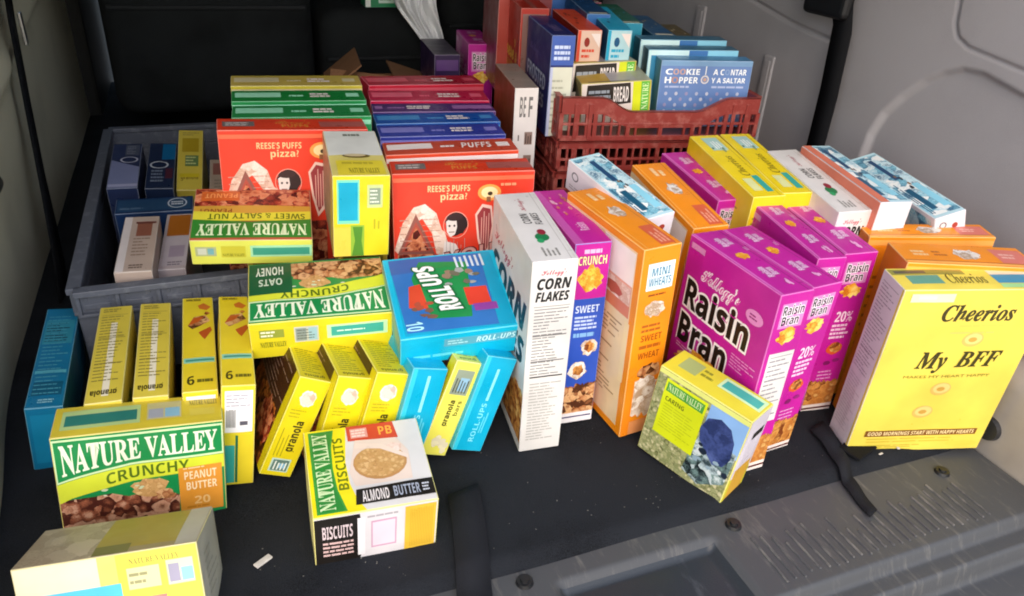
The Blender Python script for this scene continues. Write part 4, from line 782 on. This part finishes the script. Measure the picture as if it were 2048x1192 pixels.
small('snack_box', 'navy2', 'navy snack box with a bright blue corner, on edge in the crate', 'snack box', {'*': '#1c2a48'}, dict(T=t))
t = A(seed=96); t.rect(.15, .62, .85, .86, '#a99422'); t.rect(.3, .38, .85, .56, '#5d7a4a'); t.lines(.32, .4, .82, .55, 3, '#c4cc8c', .4); t.text('granola', .15, .14, .85, .24, '#7a6a14', 'sb'); t.rect(.1, .2, .9, .26, '#c2b224'); t.lines(.15, .9, .85, .97, 2, '#9a8a4c', .4)
small('granola_bar_box', 'yels', 'yellow granola bar box on edge at the back of the crate, beside the red box', 'granola bar box', {'*': '#c8b84a'}, dict(T=t))
P['tan3'] = (.012, 1.52, .05, -.06, .1, .03, .05, .18, .12)
t = A(seed=97); t.rect(.1, .6, .9, .9, '#8a5a54'); t.lines(.15, .1, .85, .5, 5, '#857a74', .4)
small('snack_box', 'tan3', 'grey brown snack box half hidden behind the left red cereal box', 'snack box', {'*': '#a8988c'}, dict(T=t))
def salty(a):
    a.band(.02, .36, '@choc', .03); a.rect(.62, .06, .95, .26, '#c8622a'); a.text('PEANUT', .64, .1, .92, .2, '#e89a5c', 'sb')
t = A(180, 98); t.rect(0, 0, 1, 1, '#b4583a'); salty(t); t.rect(0, .36, 1, .52, '#c89a3a'); t.text('PEANUT', .68, .42, .96, .5, '#8a4a1c', 'sb'); t.poly([(0, .46), (.5, .52), (1, .46), (1, .66), (0, .66)], '#d8d23a'); t.text('SWEET & SALTY NUT', .05, .515, .88, .62, '#5a6a14', 'sb')
t.poly([(0, .62), (.5, .68), (1, .62), (1, .97), (0, .97)], '#2f7f2c'); t.text('NATURE VALLEY', .04, .71, .96, .93, '#dcebc0', 'serif', fat=.012)
n = A(seed=99); n.rect(0, 0, 1, 1, '#d6dc5e'); n.rect(.48, .3, 1, .8, '#a4e0b4'); n.rect(.5, .38, .98, .7, '#3f9a84'); n.rect(.03, .35, .2, .75, '#a9b48c'); n.rect(.05, .42, .12, .68, '#c4ccc0'); n.rect(.13, .42, .18, .68, '#6fa8b4'); n.rect(.24, .3, .44, .78, '#c8c440'); n.text('NATURE VALLEY', .25, .34, .43, .46, '#5a6a1c', 'serif')
carton('granola_bar_box', P['sweet'], 'red topped sweet and salty nut bar box lying upside down on the crate rim', 'granola bar box', {'*': '#c8cc4c', 'T': '#b4583a'}, dict(T=t, N=n), names=dict(T='front_panel', N='side_panel'))
n = A(seed=101); n.rect(.06, .42, .46, .96, '#7fe0c0'); n.rect(.09, .46, .43, .93, '#10a8cc'); n.rect(.60, .62, .88, .9, '#c6d290'); n.rect(.64, .66, .84, .86, '#8a9a84'); n.lines(.65, .67, .83, .85, 4, '#e4e8d8', .4); n.rect(.30, 0, .55, .40, '#8fb83a'); n.poly([(.32, 0), (.38, .2), (.34, .38), (.52, .38), (.5, .2), (.54, 0)], '#4f8a2a'); n.rect(.0, .0, .3, .38, '#e4cf4e'); n.lines(.7, .35, .85, .5, 2, '#b8ae1c', .4, vert=True)
t = A(seed=102); t.rect(0, .42, 1, 1, '#d3d6d0'); t.lines(.35, .85, .7, .93, 1, '#6f7468', .7); t.ell(.5, .40, .26, .045, '#6a5a1c'); t.ell(.48, .415, .2, .03, '#c8b890'); t.rect(.1, .0, .95, .3, '#d8c838'); t.text('NATURE VALLEY', .3, .04, .85, .14, '#5f5a14', 'serif'); t.lines(.2, .2, .9, .28, 1, '#b4a630', .5)
l = A(seed=103); l.rect(0, 0, 1, 1, '#a48f74'); l.lines(.1, .1, .9, .9, 14, '#8f7a62', .3); l.rect(.85, 0, 1, 1, '#d8b84a')
carton('granola_bar_box', P['whitey'], 'yellow and white box with a blue square, standing before the red boxes', 'granola bar box', {'*': '#dccf22', 'L': '#a48f74', 'T': '#d0c470'}, dict(N=n, T=t, L=l), names=dict(N='front_panel', T='top_flap', L='side_panel'))

# --- red cereal boxes and the bright stacks
def puffs(key, label, more=False):
    n = A(seed=111); n.text("REESE'S PUFFS", .24, .915, .54, .945, '#f0c890', 'sb'); n.text('pizza?', .33, .865, .52, .91, '#f0c890', 'sb')
    q = lambda pts: [(u, .86 - (.74 - v) * .78) for u, v in pts]
    n.poly(q([(0, .45), (.06, .62), (.14, .72), (.22, .74), (.30, .68), (.36, .52), (.36, .40), (.30, .42), (.27, .55), (.20, .65), (.14, .62), (.08, .50), (.05, .40)]), '@skin'); n.poly(q([(.02, .42), (.155, .68), (.29, .42)]), '#8a5148'); n.poly(q([(.05, .44), (.155, .63), (.26, .44)]), '#a8483a'); n.poly(q([(.07, .445), (.155, .60), (.245, .445)]), '@choc'); n.poly(q([(.30, .60), (.36, .56), (.40, .44), (.36, .34), (.30, .44), (.27, .56)]), '@skin')
    n.rect(.02, .575, .30, .61, '@choc')
    n.blob(.445, .757, .080, .058, '#2c1a1c', 26, .10); n.poly([(.37, .77), (.40, .785), (.445, .775), (.45, .74), (.435, .705), (.40, .69), (.375, .72)], '#e4dad6'); n.ell(.395, .748, .008, .006, '#2c1a1c', 8); n.ell(.43, .748, .008, .006, '#2c1a1c', 8); n.ell(.43, .79, .06, .018, '#3a2224'); n.poly(q([(.33, .30), (.36, .50), (.44, .48), (.53, .34), (.54, .20), (.32, .20)]), '#e8dcd8'); n.lines(.39, .712, .43, .722, 1, '#8a6a66', .5, rag=0)
    n.ell(.68, .905, .085, .04, '#f0a050'); n.ell(.68, .905, .06, .028, '#f8dca4'); n.ell(.685, .90, .018, .010, '#3a2c1e'); n.rect(.66, .86, .69, .885, '#8a5a3a')
    n.poly([(.58, .80), (.63, .85), (.70, .84), (.72, .74), (.70, .62), (.64, .57), (.60, .68)], '#e9c6ba'); n.poly([(.595, .795), (.635, .835), (.69, .825), (.705, .74), (.685, .635), (.645, .595), (.615, .68)], '#94343a'); n.lines(.62, .62, .69, .82, 4, '#e2b4a8', .3, vert=True, rag=.2)
    n.lines(.04, .63, .14, .80, 5, '#b98a7a', .15); n.lines(.20, .63, .34, .80, 6, '#b98a7a', .12); n.ring(.44, .752, .092, .067, .06, '#e8a090', 24); n.lines(.36, .60, .52, .70, 6, '#a89a96', .12, vert=True); n.blob(.84, .80, .10, .05, '#c8321e', 22, .2); n.lines(.76, .93, .97, .955, 1, '#f09a70', .5); n.blob(.90, .66, .07, .06, '@flakes', 18, .2)
    if more:
        n.poly([(0, .50), (.3, .54), (.9, .60), (1, .50), (1, .3), (0, .3)], '#b8402e'); n.text('YOU', .36, .555, .72, .63, '#d8a49c', 'sb', out='#6a1a1f', ow=.05, warp=lambda u, v: (u, v + .12 * (u - .5))); n.poly([(0, .52), (.2, .56), (.18, .42), (0, .40)], '#e6cfc6')
    else: n.rect(0, .1, .7, .55, '@choc')
    n.rect(0, .965, 1, .985, '#ee6a48')
    t = A(seed=112); t.rect(.03, .3, .24, .75, '#6d6664'); t.lines(.05, .35, .22, .7, 2, '#c8bcb8', .5, rag=.2); t.text('Reese’s', .38, .52, .62, .82, '#d98a3a', 'script'); t.text('PUFFS', .42, .2, .60, .46, '#d98a3a', 'sb'); t.rect(.68, .2, 1, .7, '#a45650')
    carton('cereal_box', P[key], label, 'cereal box', {'*': RED, 'T': '#cf3a20', 'R': '#c4442c'}, dict(N=n, T=t), 'red peanut butter cereal boxes', dict(N='front_panel'))
puffs('reese1', 'left red peanut butter cereal box picturing a pizza slice, standing in the grey crate')
puffs('reese2', 'right red peanut butter cereal box picturing a pizza slice, beside the white corn flakes', True)
def strip(key, label, base, top, light, word, dark=None, group='cereal boxes lined up behind each other', side=0):
    n = A(seed=len(key) + 3); n.rect(0, .962, 1, .985, light); n.lines(.1, .2, .9, .8, 8, light, .3)  # pale top band is a front edge highlight put into the print
    t = A(seed=len(label)); t.rect(.02, .35, .36, .8, light) if not side else t.rect(.66, .3, .99, .75, light); a = .42 if not side else .12
    if word: t.text(word, a + .16, .3, a + .40, .75, '#f0e6e2', 'sbi')
    else: t.lines(a + .16, .3, a + .36, .75, 2, '#efe4e0', .6, rag=.3)
    t.lines(a, .35, a + .14, .6, 1, light, .6); t.rect(.86 if not side else .02, .35, .96 if not side else .08, .7, light); t.rect(0, .93, 1, .97, dark or base)
    return carton('cereal_box', P[key], label, 'cereal box', {'*': base, 'T': top}, dict(N=n, T=t), group, dict(N='front_panel'))
strip('reese3', 'red orange cereal box with a white front edge, second in its row', '#d8482a', '#b8442e', '#ece2de', 'PUFFS')
strip('st_n2', 'nearer of two navy blue cereal boxes in the row', '#26318a', '#2a3894', '#7c7cc8', None)
strip('st_n1', 'blue cereal box behind the navy one in the row', '#0f4a9c', '#0f4a9c', '#3f86c4', None)
strip('st_p', 'dark purple cereal box between the red and the blue boxes', '#4a2468', '#4a2468', '#9a6aa8', None, side=1)
strip('st_r2', 'nearer of two crimson cereal boxes in the row', '#c41e48', '#b41c44', '#e0607a', None)
strip('st_r1', 'farther of two crimson cereal boxes, last of its row', '#c42038', '#a81c34', '#d8586a', None)
strip('st_g2', 'nearer of two green cereal boxes behind the left red box', '#1f8c4c', '#1f7c40', '#8fd8b4', None)
strip('st_g1', 'farther of two green cereal boxes, before the yellow one', '#1f8c48', '#147a34', '#9fe4c0', None)
strip('st_y', 'dull yellow cereal box at the back of the left stack', '#c8b838', '#b8a24c', '#cfc49a', None)

# --- beside and in the dark red trays
n = A(seed=121); n.rect(.03, 0, .97, .995, '#dad4d0'); n.text('BE', .22, .86, .5, .96, '#6f6c6a', 'sb'); n.text('F', .62, .86, .8, .96, '#6f6c6a', 'sb')
for v in (.72, .60, .48, .36, .24): n.rect(.5, v, .86, v + .065, '#8a7268'); n.lines(.52, v + .005, .84, v + .06, 3, '#4a3c38', .5, vert=True); n.rect(.2, v + .02, .26, v + .05, '#6a6462')
l = A(seed=122); l.rect(0, 0, 1, 1, '#7c4426')
t = A(90, 123); t.rect(0, 0, 1, 1, '#847a72')
carton('cardboard_carton', P['vstrip'], 'tall slim carton with a white printed edge and brown side, beside the dark red trays', 'carton', {'*': '#80503a', 'N': WHT}, dict(N=n, L=l, T=t))
raisin('rbback', 'lone purple raisin bran box at the far back, left of the dark red trays', False, 124)
l = A(seed=125); l.text('FROSTED', .08, .42, .86, .58, '#b9c4d8', 'sb'); l.text('FLAKES', .22, .24, .84, .38, '#b9c4d8', 'sb'); l.text('Kellogg’s', .15, .68, .6, .8, '#5a5a9a', 'script'); l.rect(.1, 0, .6, .14, '#5a2430')
n = A(seed=126); n.rect(0, .72, 1, 1, '#3a5aa8'); n.lines(.12, .76, .9, .92, 3, '#c4d2ec', .6, rag=.2); n.rect(0, 0, 1, .70, '#cfd2c0'); n.lines(.1, .05, .9, .6, 8, '#a8ab98', .3); n.rect(0, 0, .12, .7, '#b8c0dc')
t = A(90, 127); t.rect(0, .1, 1, .9, '#26265c'); t.text('FLAKES', .2, .3, .5, .7, '#6a5a84', 'sb')
carton('cereal_box', P['frost'], 'navy frosted flake box standing at the near left of the top tray', 'cereal box', {'*': '#16296a'}, dict(L=l, N=n, T=t))
l = A(seed=128); l.text('Reese’s', .1, .42, .9, .66, '#d8b440', 'script', fat=.02); l.text('PUFFS', .3, .25, .9, .40, '#b8962c', 'sb'); l.rect(0, 0, 1, .2, '#6e1a14')
n = A(seed=129); n.rect(.05, 0, .95, .95, '#80605a'); t = A(90, 130); t.rect(0, .4, 1, .6, '#9a4a40')
carton('cereal_box', P['red'], 'dark red cereal box with yellow script behind the navy frosted flake box', 'cereal box', {'*': '#a82616'}, dict(L=l, N=n, T=t))
def stub(key, label, base, pale, dark):
    n = A(seed=131); n.rect(0, 0, .12, 1, base); n.rect(.12, .0, 1, 1, pale); n.ell(.4, .88, .12, .05, dark); n.lines(.2, .70, .85, .82, 2, base, .5); n.rect(.1, .62, .95, .66, base); n.poly([(.55, .97), (.97, .97), (.97, .82)], '#e4d8d2')
    t = A(90, 132); t.rect(.1, .2, .9, .8, base); t.flakes(.1, .2, .9, .8, 8, [dark, base], .05, 2)
    carton('cereal_box', P[key], label, 'cereal box', {'*': base, 'L': dark}, dict(N=n, T=t), 'cereal boxes standing in the top tray')
stub('orw', 'orange and white cereal box end showing above the yellow boxes in the tray', '#d24a2e', '#d8b8a4', '#8a2418')
stub('cyn', 'cyan and white cereal box end beside the orange and white one in the tray', '#149cc0', '#a8cdd4', '#0d4f78')
for k_, lb, w_, c1 in (('n2', 'farther yellow biscuit box lying in the top tray', 0, '#b8912a'), ('n1', 'nearer yellow biscuit box in the top tray, green lettered end to the right', 1, '#bf9a2e')):
    t = A(seed=133 + w_); t.rect(0, 0, .42, 1, c1); t.rect(.42, 0, .8, 1, '#a8a2a6'); t.rect(.8, 0, 1, 1, '#a9ac94'); t.rect(.1, .02, .7, .06, '#5a4a2a')
    n = A(seed=135); n.rect(0, 0, .74, 1, '#e3d6cc'); n.poly([(.05, .2), (.08, .95), (.70, .98), (.72, .3)], '#241e18'); n.lines(.1, .3, .42, .8, 3, '#9aa2ac', .6, rag=.1); n.text('BREAD', .46, .36, .68, .86, '#e8e0dc', 'sb'); n.rect(.74, 0, .86, 1, '#d3dc1e'); n.rect(.86, 0, .98, 1, '#5cb43c'); n.text('NATURE', .875, .06, .965, .94, '#dcf0b8', 'serif', rot=90)
    l = A(seed=136); l.rect(.0, .0, 1, 1, '#b0a234'); l.ell(.5, .5, .36, .36, '#4a4a1c')
    lift(n, DN[k_]); lift(l, DN[k_]); n.rect(0, 0, .74, DN[k_], '#d3c6bc')
    carton('granola_bar_box', P[k_], lb, 'granola bar box', {'*': '#c0b040'}, dict(T=t, N=n, L=l), 'yellow biscuit boxes in the top tray', dict(T='side_panel', N='front_panel', L='end_panel'))
n = A(seed=141); n.rect(0, 0, 1, 1, '#5f7eb4'); n.rect(0, .9, 1, 1, '#6f96bc')
WCK = '#eef2f4'
n.text('C', .05, .72, .13, .84, WCK, 'sb'); n.text('OO', .135, .72, .27, .84, '#c09a88', 'sb'); n.text('KIE', .28, .72, .43, .84, WCK, 'sb'); n.text('H', .05, .54, .12, .67, WCK, 'sb'); n.text('O', .125, .54, .20, .67, '#b08472', 'sb'); n.text('PPER', .21, .54, .42, .67, WCK, 'sb')
n.text('A C', .58, .72, .70, .84, WCK, 'sb'); n.text('O', .71, .72, .76, .84, '#7f9ac0', 'sb'); n.text('NTAR', .775, .72, .95, .84, WCK, 'sb'); n.text('Y A SALTAR', .57, .55, .95, .66, WCK, 'sb')
n.ring(.495, .62, .045, .09, .3, '#d5cfcc', 16); n.ell(.495, .62, .02, .04, '#b89a8a'); n.rect(.49, .72, .50, .9, '#e8ecee'); n.lines(.06, .44, .42, .49, 1, '#a9b6d8', .8); n.lines(.58, .44, .94, .49, 1, '#a9b6d8', .8)
for r_ in range(3):
    for i in range(8): n.ell(.08 + .115 * i + (.055 if r_ % 2 else 0), .32 - .12 * r_, .018, .04, ['#a9b0cc', '#b8bcd0', '#8f8ab0'][(i + r_) % 3], 10)
lift(n, DN['cook'])
for r_ in range(3):
    for i in range(8): n.ell(.08 + .115 * i + (.055 if r_ % 2 else 0), .24 - .085 * r_, .018, .028, ['#a9b0cc', '#b8bcd0', '#8f8ab0'][(i + r_) % 3], 10)
l = A(seed=142); l.rect(0, 0, 1, 1, '#3f7a8c')
carton('cookie_box', P['cook'], 'blue cookie box with white lettering standing in the top tray', 'cookie box', {'*': '#5b86b8', 'T': '#3f7fae'}, dict(N=n, L=l), 'blue boxes in the top tray', dict(N='front_panel', L='side_panel'))
for k_, lb in (('tl1', 'teal box directly behind the blue lettered cookie box'), ('tl2', 'teal box farthest back of the three blue ones in the tray')):
    n = A(seed=143); n.rect(0, .93, .45, 1, '#c4e2e4'); n.rect(.45, .93, .66, 1, '#2f6aa8'); n.rect(.66, .93, 1, 1, '#7fc0d8'); n.rect(0, 0, .03, 1, '#bfe0e2'); l = A(seed=144); l.rect(.2, 0, .8, 1, '#1e3440')
    carton('cookie_box', P[k_], lb, 'cookie box', {'*': '#2f86b0', 'L': '#2d4a56', 'T': '#28607c'}, dict(N=n, L=l), 'blue boxes in the top tray', dict(N='front_panel', L='side_panel'))
P['bk6'] = (.80, 1.74, .30, -.2, .05, 0, .05, .16, .20); P['bk7'] = (.87, 1.72, .30, -.2, .05, 0, .055, .16, .185); P['bk8'] = (.66, 1.70, .30, -.18, .05, 0, .05, .19, .215)
P['bk1'] = (.80, 1.55, .30, -.2, .05, 0, .05, .19, .19); P['bk2'] = (.868, 1.53, .30, -.2, .05, 0, .05, .19, .175); P['bk3'] = (.935, 1.50, .30, -.2, .05, 0, .05, .19, .155); P['bk4'] = (.995, 1.47, .30, -.2, .05, 0, .05, .19, .14); P['bk5'] = (.735, 1.70, .30, -.2, .05, 0, .05, .19, .21)
for k_, c1, c2, lb in (('bk1', '#12406c', '#2b62a0', 'dark blue cereal box deep in the tray, behind the orange and white box'), ('bk2', '#0f5a3e', '#1f86a0', 'dark green topped cereal box deep in the tray'), ('bk3', '#174a70', '#a89a78', 'blue cereal box deep in the tray next to the green one'), ('bk4', '#5a4c28', '#b8a884', 'brown cereal box deep in the tray, nearest the grey wall'), ('bk6', '#1d3f7c', '#3a6ab0', 'blue cereal box at the very back of the tray, right of the maroon one'), ('bk7', '#5c1c30', '#8a3046', 'wine red cereal box at the very back of the tray, nearest the grey wall'), ('bk8', '#7c2420', '#a8443a', 'brick red cereal box at the back left corner of the tray'), ('bk5', '#5a2226', '#7a3038', 'maroon cereal box at the very back of the tray')):
    t = A(90, 145); t.rect(.08, .2, .8, .8, c1); t.flakes(.1, .2, .9, .8, 8, [c2, c1], .04, 2); t.rect(0, .1, .06, .9, '#c8c4ae')
    carton('cereal_box', P[k_], lb, 'cereal box', {'*': c1, 'N': c2}, dict(T=t), 'cereal boxes standing in the top tray')
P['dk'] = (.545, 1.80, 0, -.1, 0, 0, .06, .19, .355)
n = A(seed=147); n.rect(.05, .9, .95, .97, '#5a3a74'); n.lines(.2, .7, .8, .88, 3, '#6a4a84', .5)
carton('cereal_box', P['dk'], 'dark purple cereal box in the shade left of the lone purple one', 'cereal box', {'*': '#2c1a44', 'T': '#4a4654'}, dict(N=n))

# ------------------------------------------------------------------ belts, straps, cloth and scraps
def ribbon(name, pts, width_dir, width, m, label, cat, thick=0.0022, group=None):
    vs = []; fs = []
    for (p, wd) in zip(pts, width_dir):
        p = Vector(p); wd = Vector(wd).normalized() * (width if not isinstance(width, (list, tuple)) else width[len(vs) // 2]) / 2; vs += [p - wd, p + wd]
    for i in range(len(pts) - 1): fs.append((2 * i, 2 * i + 1, 2 * i + 3, 2 * i + 2))
    me = bpy.data.meshes.new(name); me.from_pydata(vs, [], fs); me.update(); o = link(name, me, None, [m], True)
    s = o.modifiers.new('s', 'SOLIDIFY'); s.thickness = thick; s.offset = 0
    return tag(o, label, cat, group)
# left belt: lies along the olive wall
pl = [(-.318, 1.80, .56), (-.312, 1.70, .43), (-.306, 1.62, .30), (-.302, 1.56, .18), (-.296, 1.50, .08), (-.288, 1.42, .004)]
b = ribbon('seat_belt', pl, [(0, 1, -.1)] * 6, [.05, .048, .046, .05, .075, .10], blackweb, 'black seat belt hanging down the olive left wall', 'seat belt', .004)
bm = bmesh.new(); add_box(bm, (-.306, 1.725, .385), (-.300, 1.745, .445), 0.002, None); o = from_bm('buckle', bm, mat('#c9c7c2', 0.3, 0.05, 0, 10, 0.5, 'metal', metal=0.9), b)
# right belt: hangs from above the frame to the boxes, clear of the wall
pr = [(1.168, 1.25, .70), (1.168, 1.215, .60), (1.166, 1.175, .50), (1.164, 1.165, .38), (1.160, 1.160, .27), (1.150, 1.150, .12), (1.145, 1.145, .02)]
ribbon('seat_belt', pr, [(0, 1, .15)] * 7, [.075, .072, .052, .050, .048, .048, .048], blackweb, 'black seat belt hanging down the light grey right wall', 'seat belt')
bm = bmesh.new(); add_box(bm, (1.150, 1.165, .515), (1.176, 1.285, .60), 0.012, None, seg=3)
o = from_bm('belt_guide', bm, mat('#101114', 0.5, 0.1, 0.02, 30, 0.4, 'plastic'), car)
# pull straps lying over the carpet edge
def over(x0, x1, y0, y1, n=18):
    P_ = []
    for i in range(n + 1):
        t = i / n; y = y0 + (y1 - y0) * t; x = x0 + (x1 - x0) * t + .0015 * math.sin(t * 7)
        z = 0.0032 + 0.003 * math.sin(t * 9) ** 2
        if y < .592: z += -0.026 * min(1, (0.592 - y) / .032) ** 2
        z = max(z, -0.0105 + .0025 * math.sin(t * 11) ** 2 if y < .56 else -0.0105)
        P_.append((x, y, z))
    return P_
strapweb = fabric('#1c1d21', 'strap_webbing', fine=1000, rough=0.8, var=0.4)
pp = over(.252, .19, .706, .435); ribbon('pull_strap', pp, [(1, .2, 0)] * len(pp), .046, strapweb, 'wide black strap over the carpet edge right of the biscuit box', 'strap', .003)
pp = over(.818, .772, .668, .50); ribbon('pull_strap', pp, [(1, .35, 0)] * len(pp), [.036 - .016 * i / 18 for i in range(19)], strapweb, 'narrow black strap over the carpet edge left of the yellow script box', 'strap', .003)
bm = bmesh.new(); add_box(bm, (-.026, -.018, 0), (.026, .018, .004), 0.0018, Matrix.Translation((.842, .606, .001)) @ Matrix.Rotation(.3, 4, 'Z')); tag(from_bm('strap_tab', bm, blackweb), 'small black fabric tab beside the narrow strap', 'tab')
# pale cloth hanging at the back
def cl(u, v):
    z = 0.70 - v * 0.44; w = 0.115 * (1 - 0.55 * ss(.55, 1, v)); x0 = 0.505 + 0.012 * math.sin(v * 9) + .07 * ss(.62, 1, v)
    x = x0 + u * w; y = 2.06 + 0.016 * math.sin(u * 17 + v * 4) + 0.009 * math.sin(u * 37 - v * 9) + .006 * math.sin(u * 60 + v * 14) - .02 * v
    return (x, y, z + 0.012 * math.sin(u * 9))
o = grid('hanging_cloth', cl, 60, 40, fabric('#dcdee0', 'cloth', fine=700, var=0.10, bump=0.2), None, .0025); tag(o, 'pale grey cloth hanging in folds before the dark seats', 'cloth')
# green carton on the folded seat
n = A(seed=201); n.rect(0, 0, .16, 1, '#d6dcd6'); n.rect(.16, 0, 1, 1, '#0f7a4c'); n.rect(.42, .08, .92, 1, '#bcd4c8'); n.lines(.46, .1, .88, .95, 7, '#5f8a78', .35, rag=.2)
carton('snack_box', (.48, 2.16, .393, 0, 0, 0, .087, .06, .12), 'green and white carton lying on the folded black seat', 'carton', {'*': '#0f6a44'}, dict(N=n), names=dict(N='front_panel'))
# boxes that carry the ones lying on top; mostly hidden
def prop(name, p, label, cat, col, c2):
    n = A(seed=7); n.rect(.08, .5, .92, .9, c2); n.lines(.1, .1, .9, .42, 6, c2, .4)
    carton(name, p, label, cat, {'*': col}, dict(N=n), names=dict(N='front_panel'))
prop('granola_bar_box', (.075, 1.149, .014, -.05, 0, 0, .09, .022, .204), 'mustard box standing in the grey crate under the upside down nut bar box', 'granola bar box', '#b8a030', '#7a6a20')
prop('granola_bar_box', (.197, 1.066, 0, -.05, 0, 0, .075, .05, .226), 'mustard box hidden under the yellow and white box with a blue square', 'granola bar box', '#b8a030', '#7a6a20')
prop('cereal_box', (1.072, .885, 0, -.22, 0, 0, .06, .19, .262), 'orange cereal box hidden under the tilted white and blue box by the wall', 'cereal box', '#d8801a', '#b0601a')
# a few paper scraps
for x, y, a, s_, lb in ((-.008, .668, .6, .011, 'white paper scrap on the carpet left of the biscuit box'), (.905, .590, 1.2, .006, 'tiny pale scrap on the carpet below the yellow script box'), (.868, .585, .2, .004, 'tiniest pale crumb on the carpet edge near the right strap')):
    bm = bmesh.new(); add_box(bm, (-s_, -s_ * .35, 0), (s_, s_ * .35, s_ * .25), s_ * .06, Matrix.Translation((x, y, .0012)) @ Matrix.Rotation(a, 4, 'Z') @ Matrix.Rotation(.08, 4, 'Y')); tag(from_bm('paper_scrap', bm, mat('#cfc8c0', .8, .1, .05, 200, .2, 'paper')), lb, 'paper scrap')
rr = random.Random(9); bm = bmesh.new()
for i in range(110):
    x = rr.uniform(-.1, 1.0); y = rr.uniform(.595, .66) if i % 2 else rr.uniform(.595, .86); s_ = rr.uniform(.0003, .0009)
    add_box(bm, (-s_, -s_ * rr.uniform(.3, 1), 0), (s_, s_ * .5, s_ * .5), 0, Matrix.Translation((x, y, .0008)) @ Matrix.Rotation(rr.random() * 6, 4, 'Z'))
tag(from_bm('lint', bm, mat('#77756f', .9, .1, 0, 200, .1, 'lint')), 'specks of pale lint scattered on the black carpet', 'lint', kind='stuff')
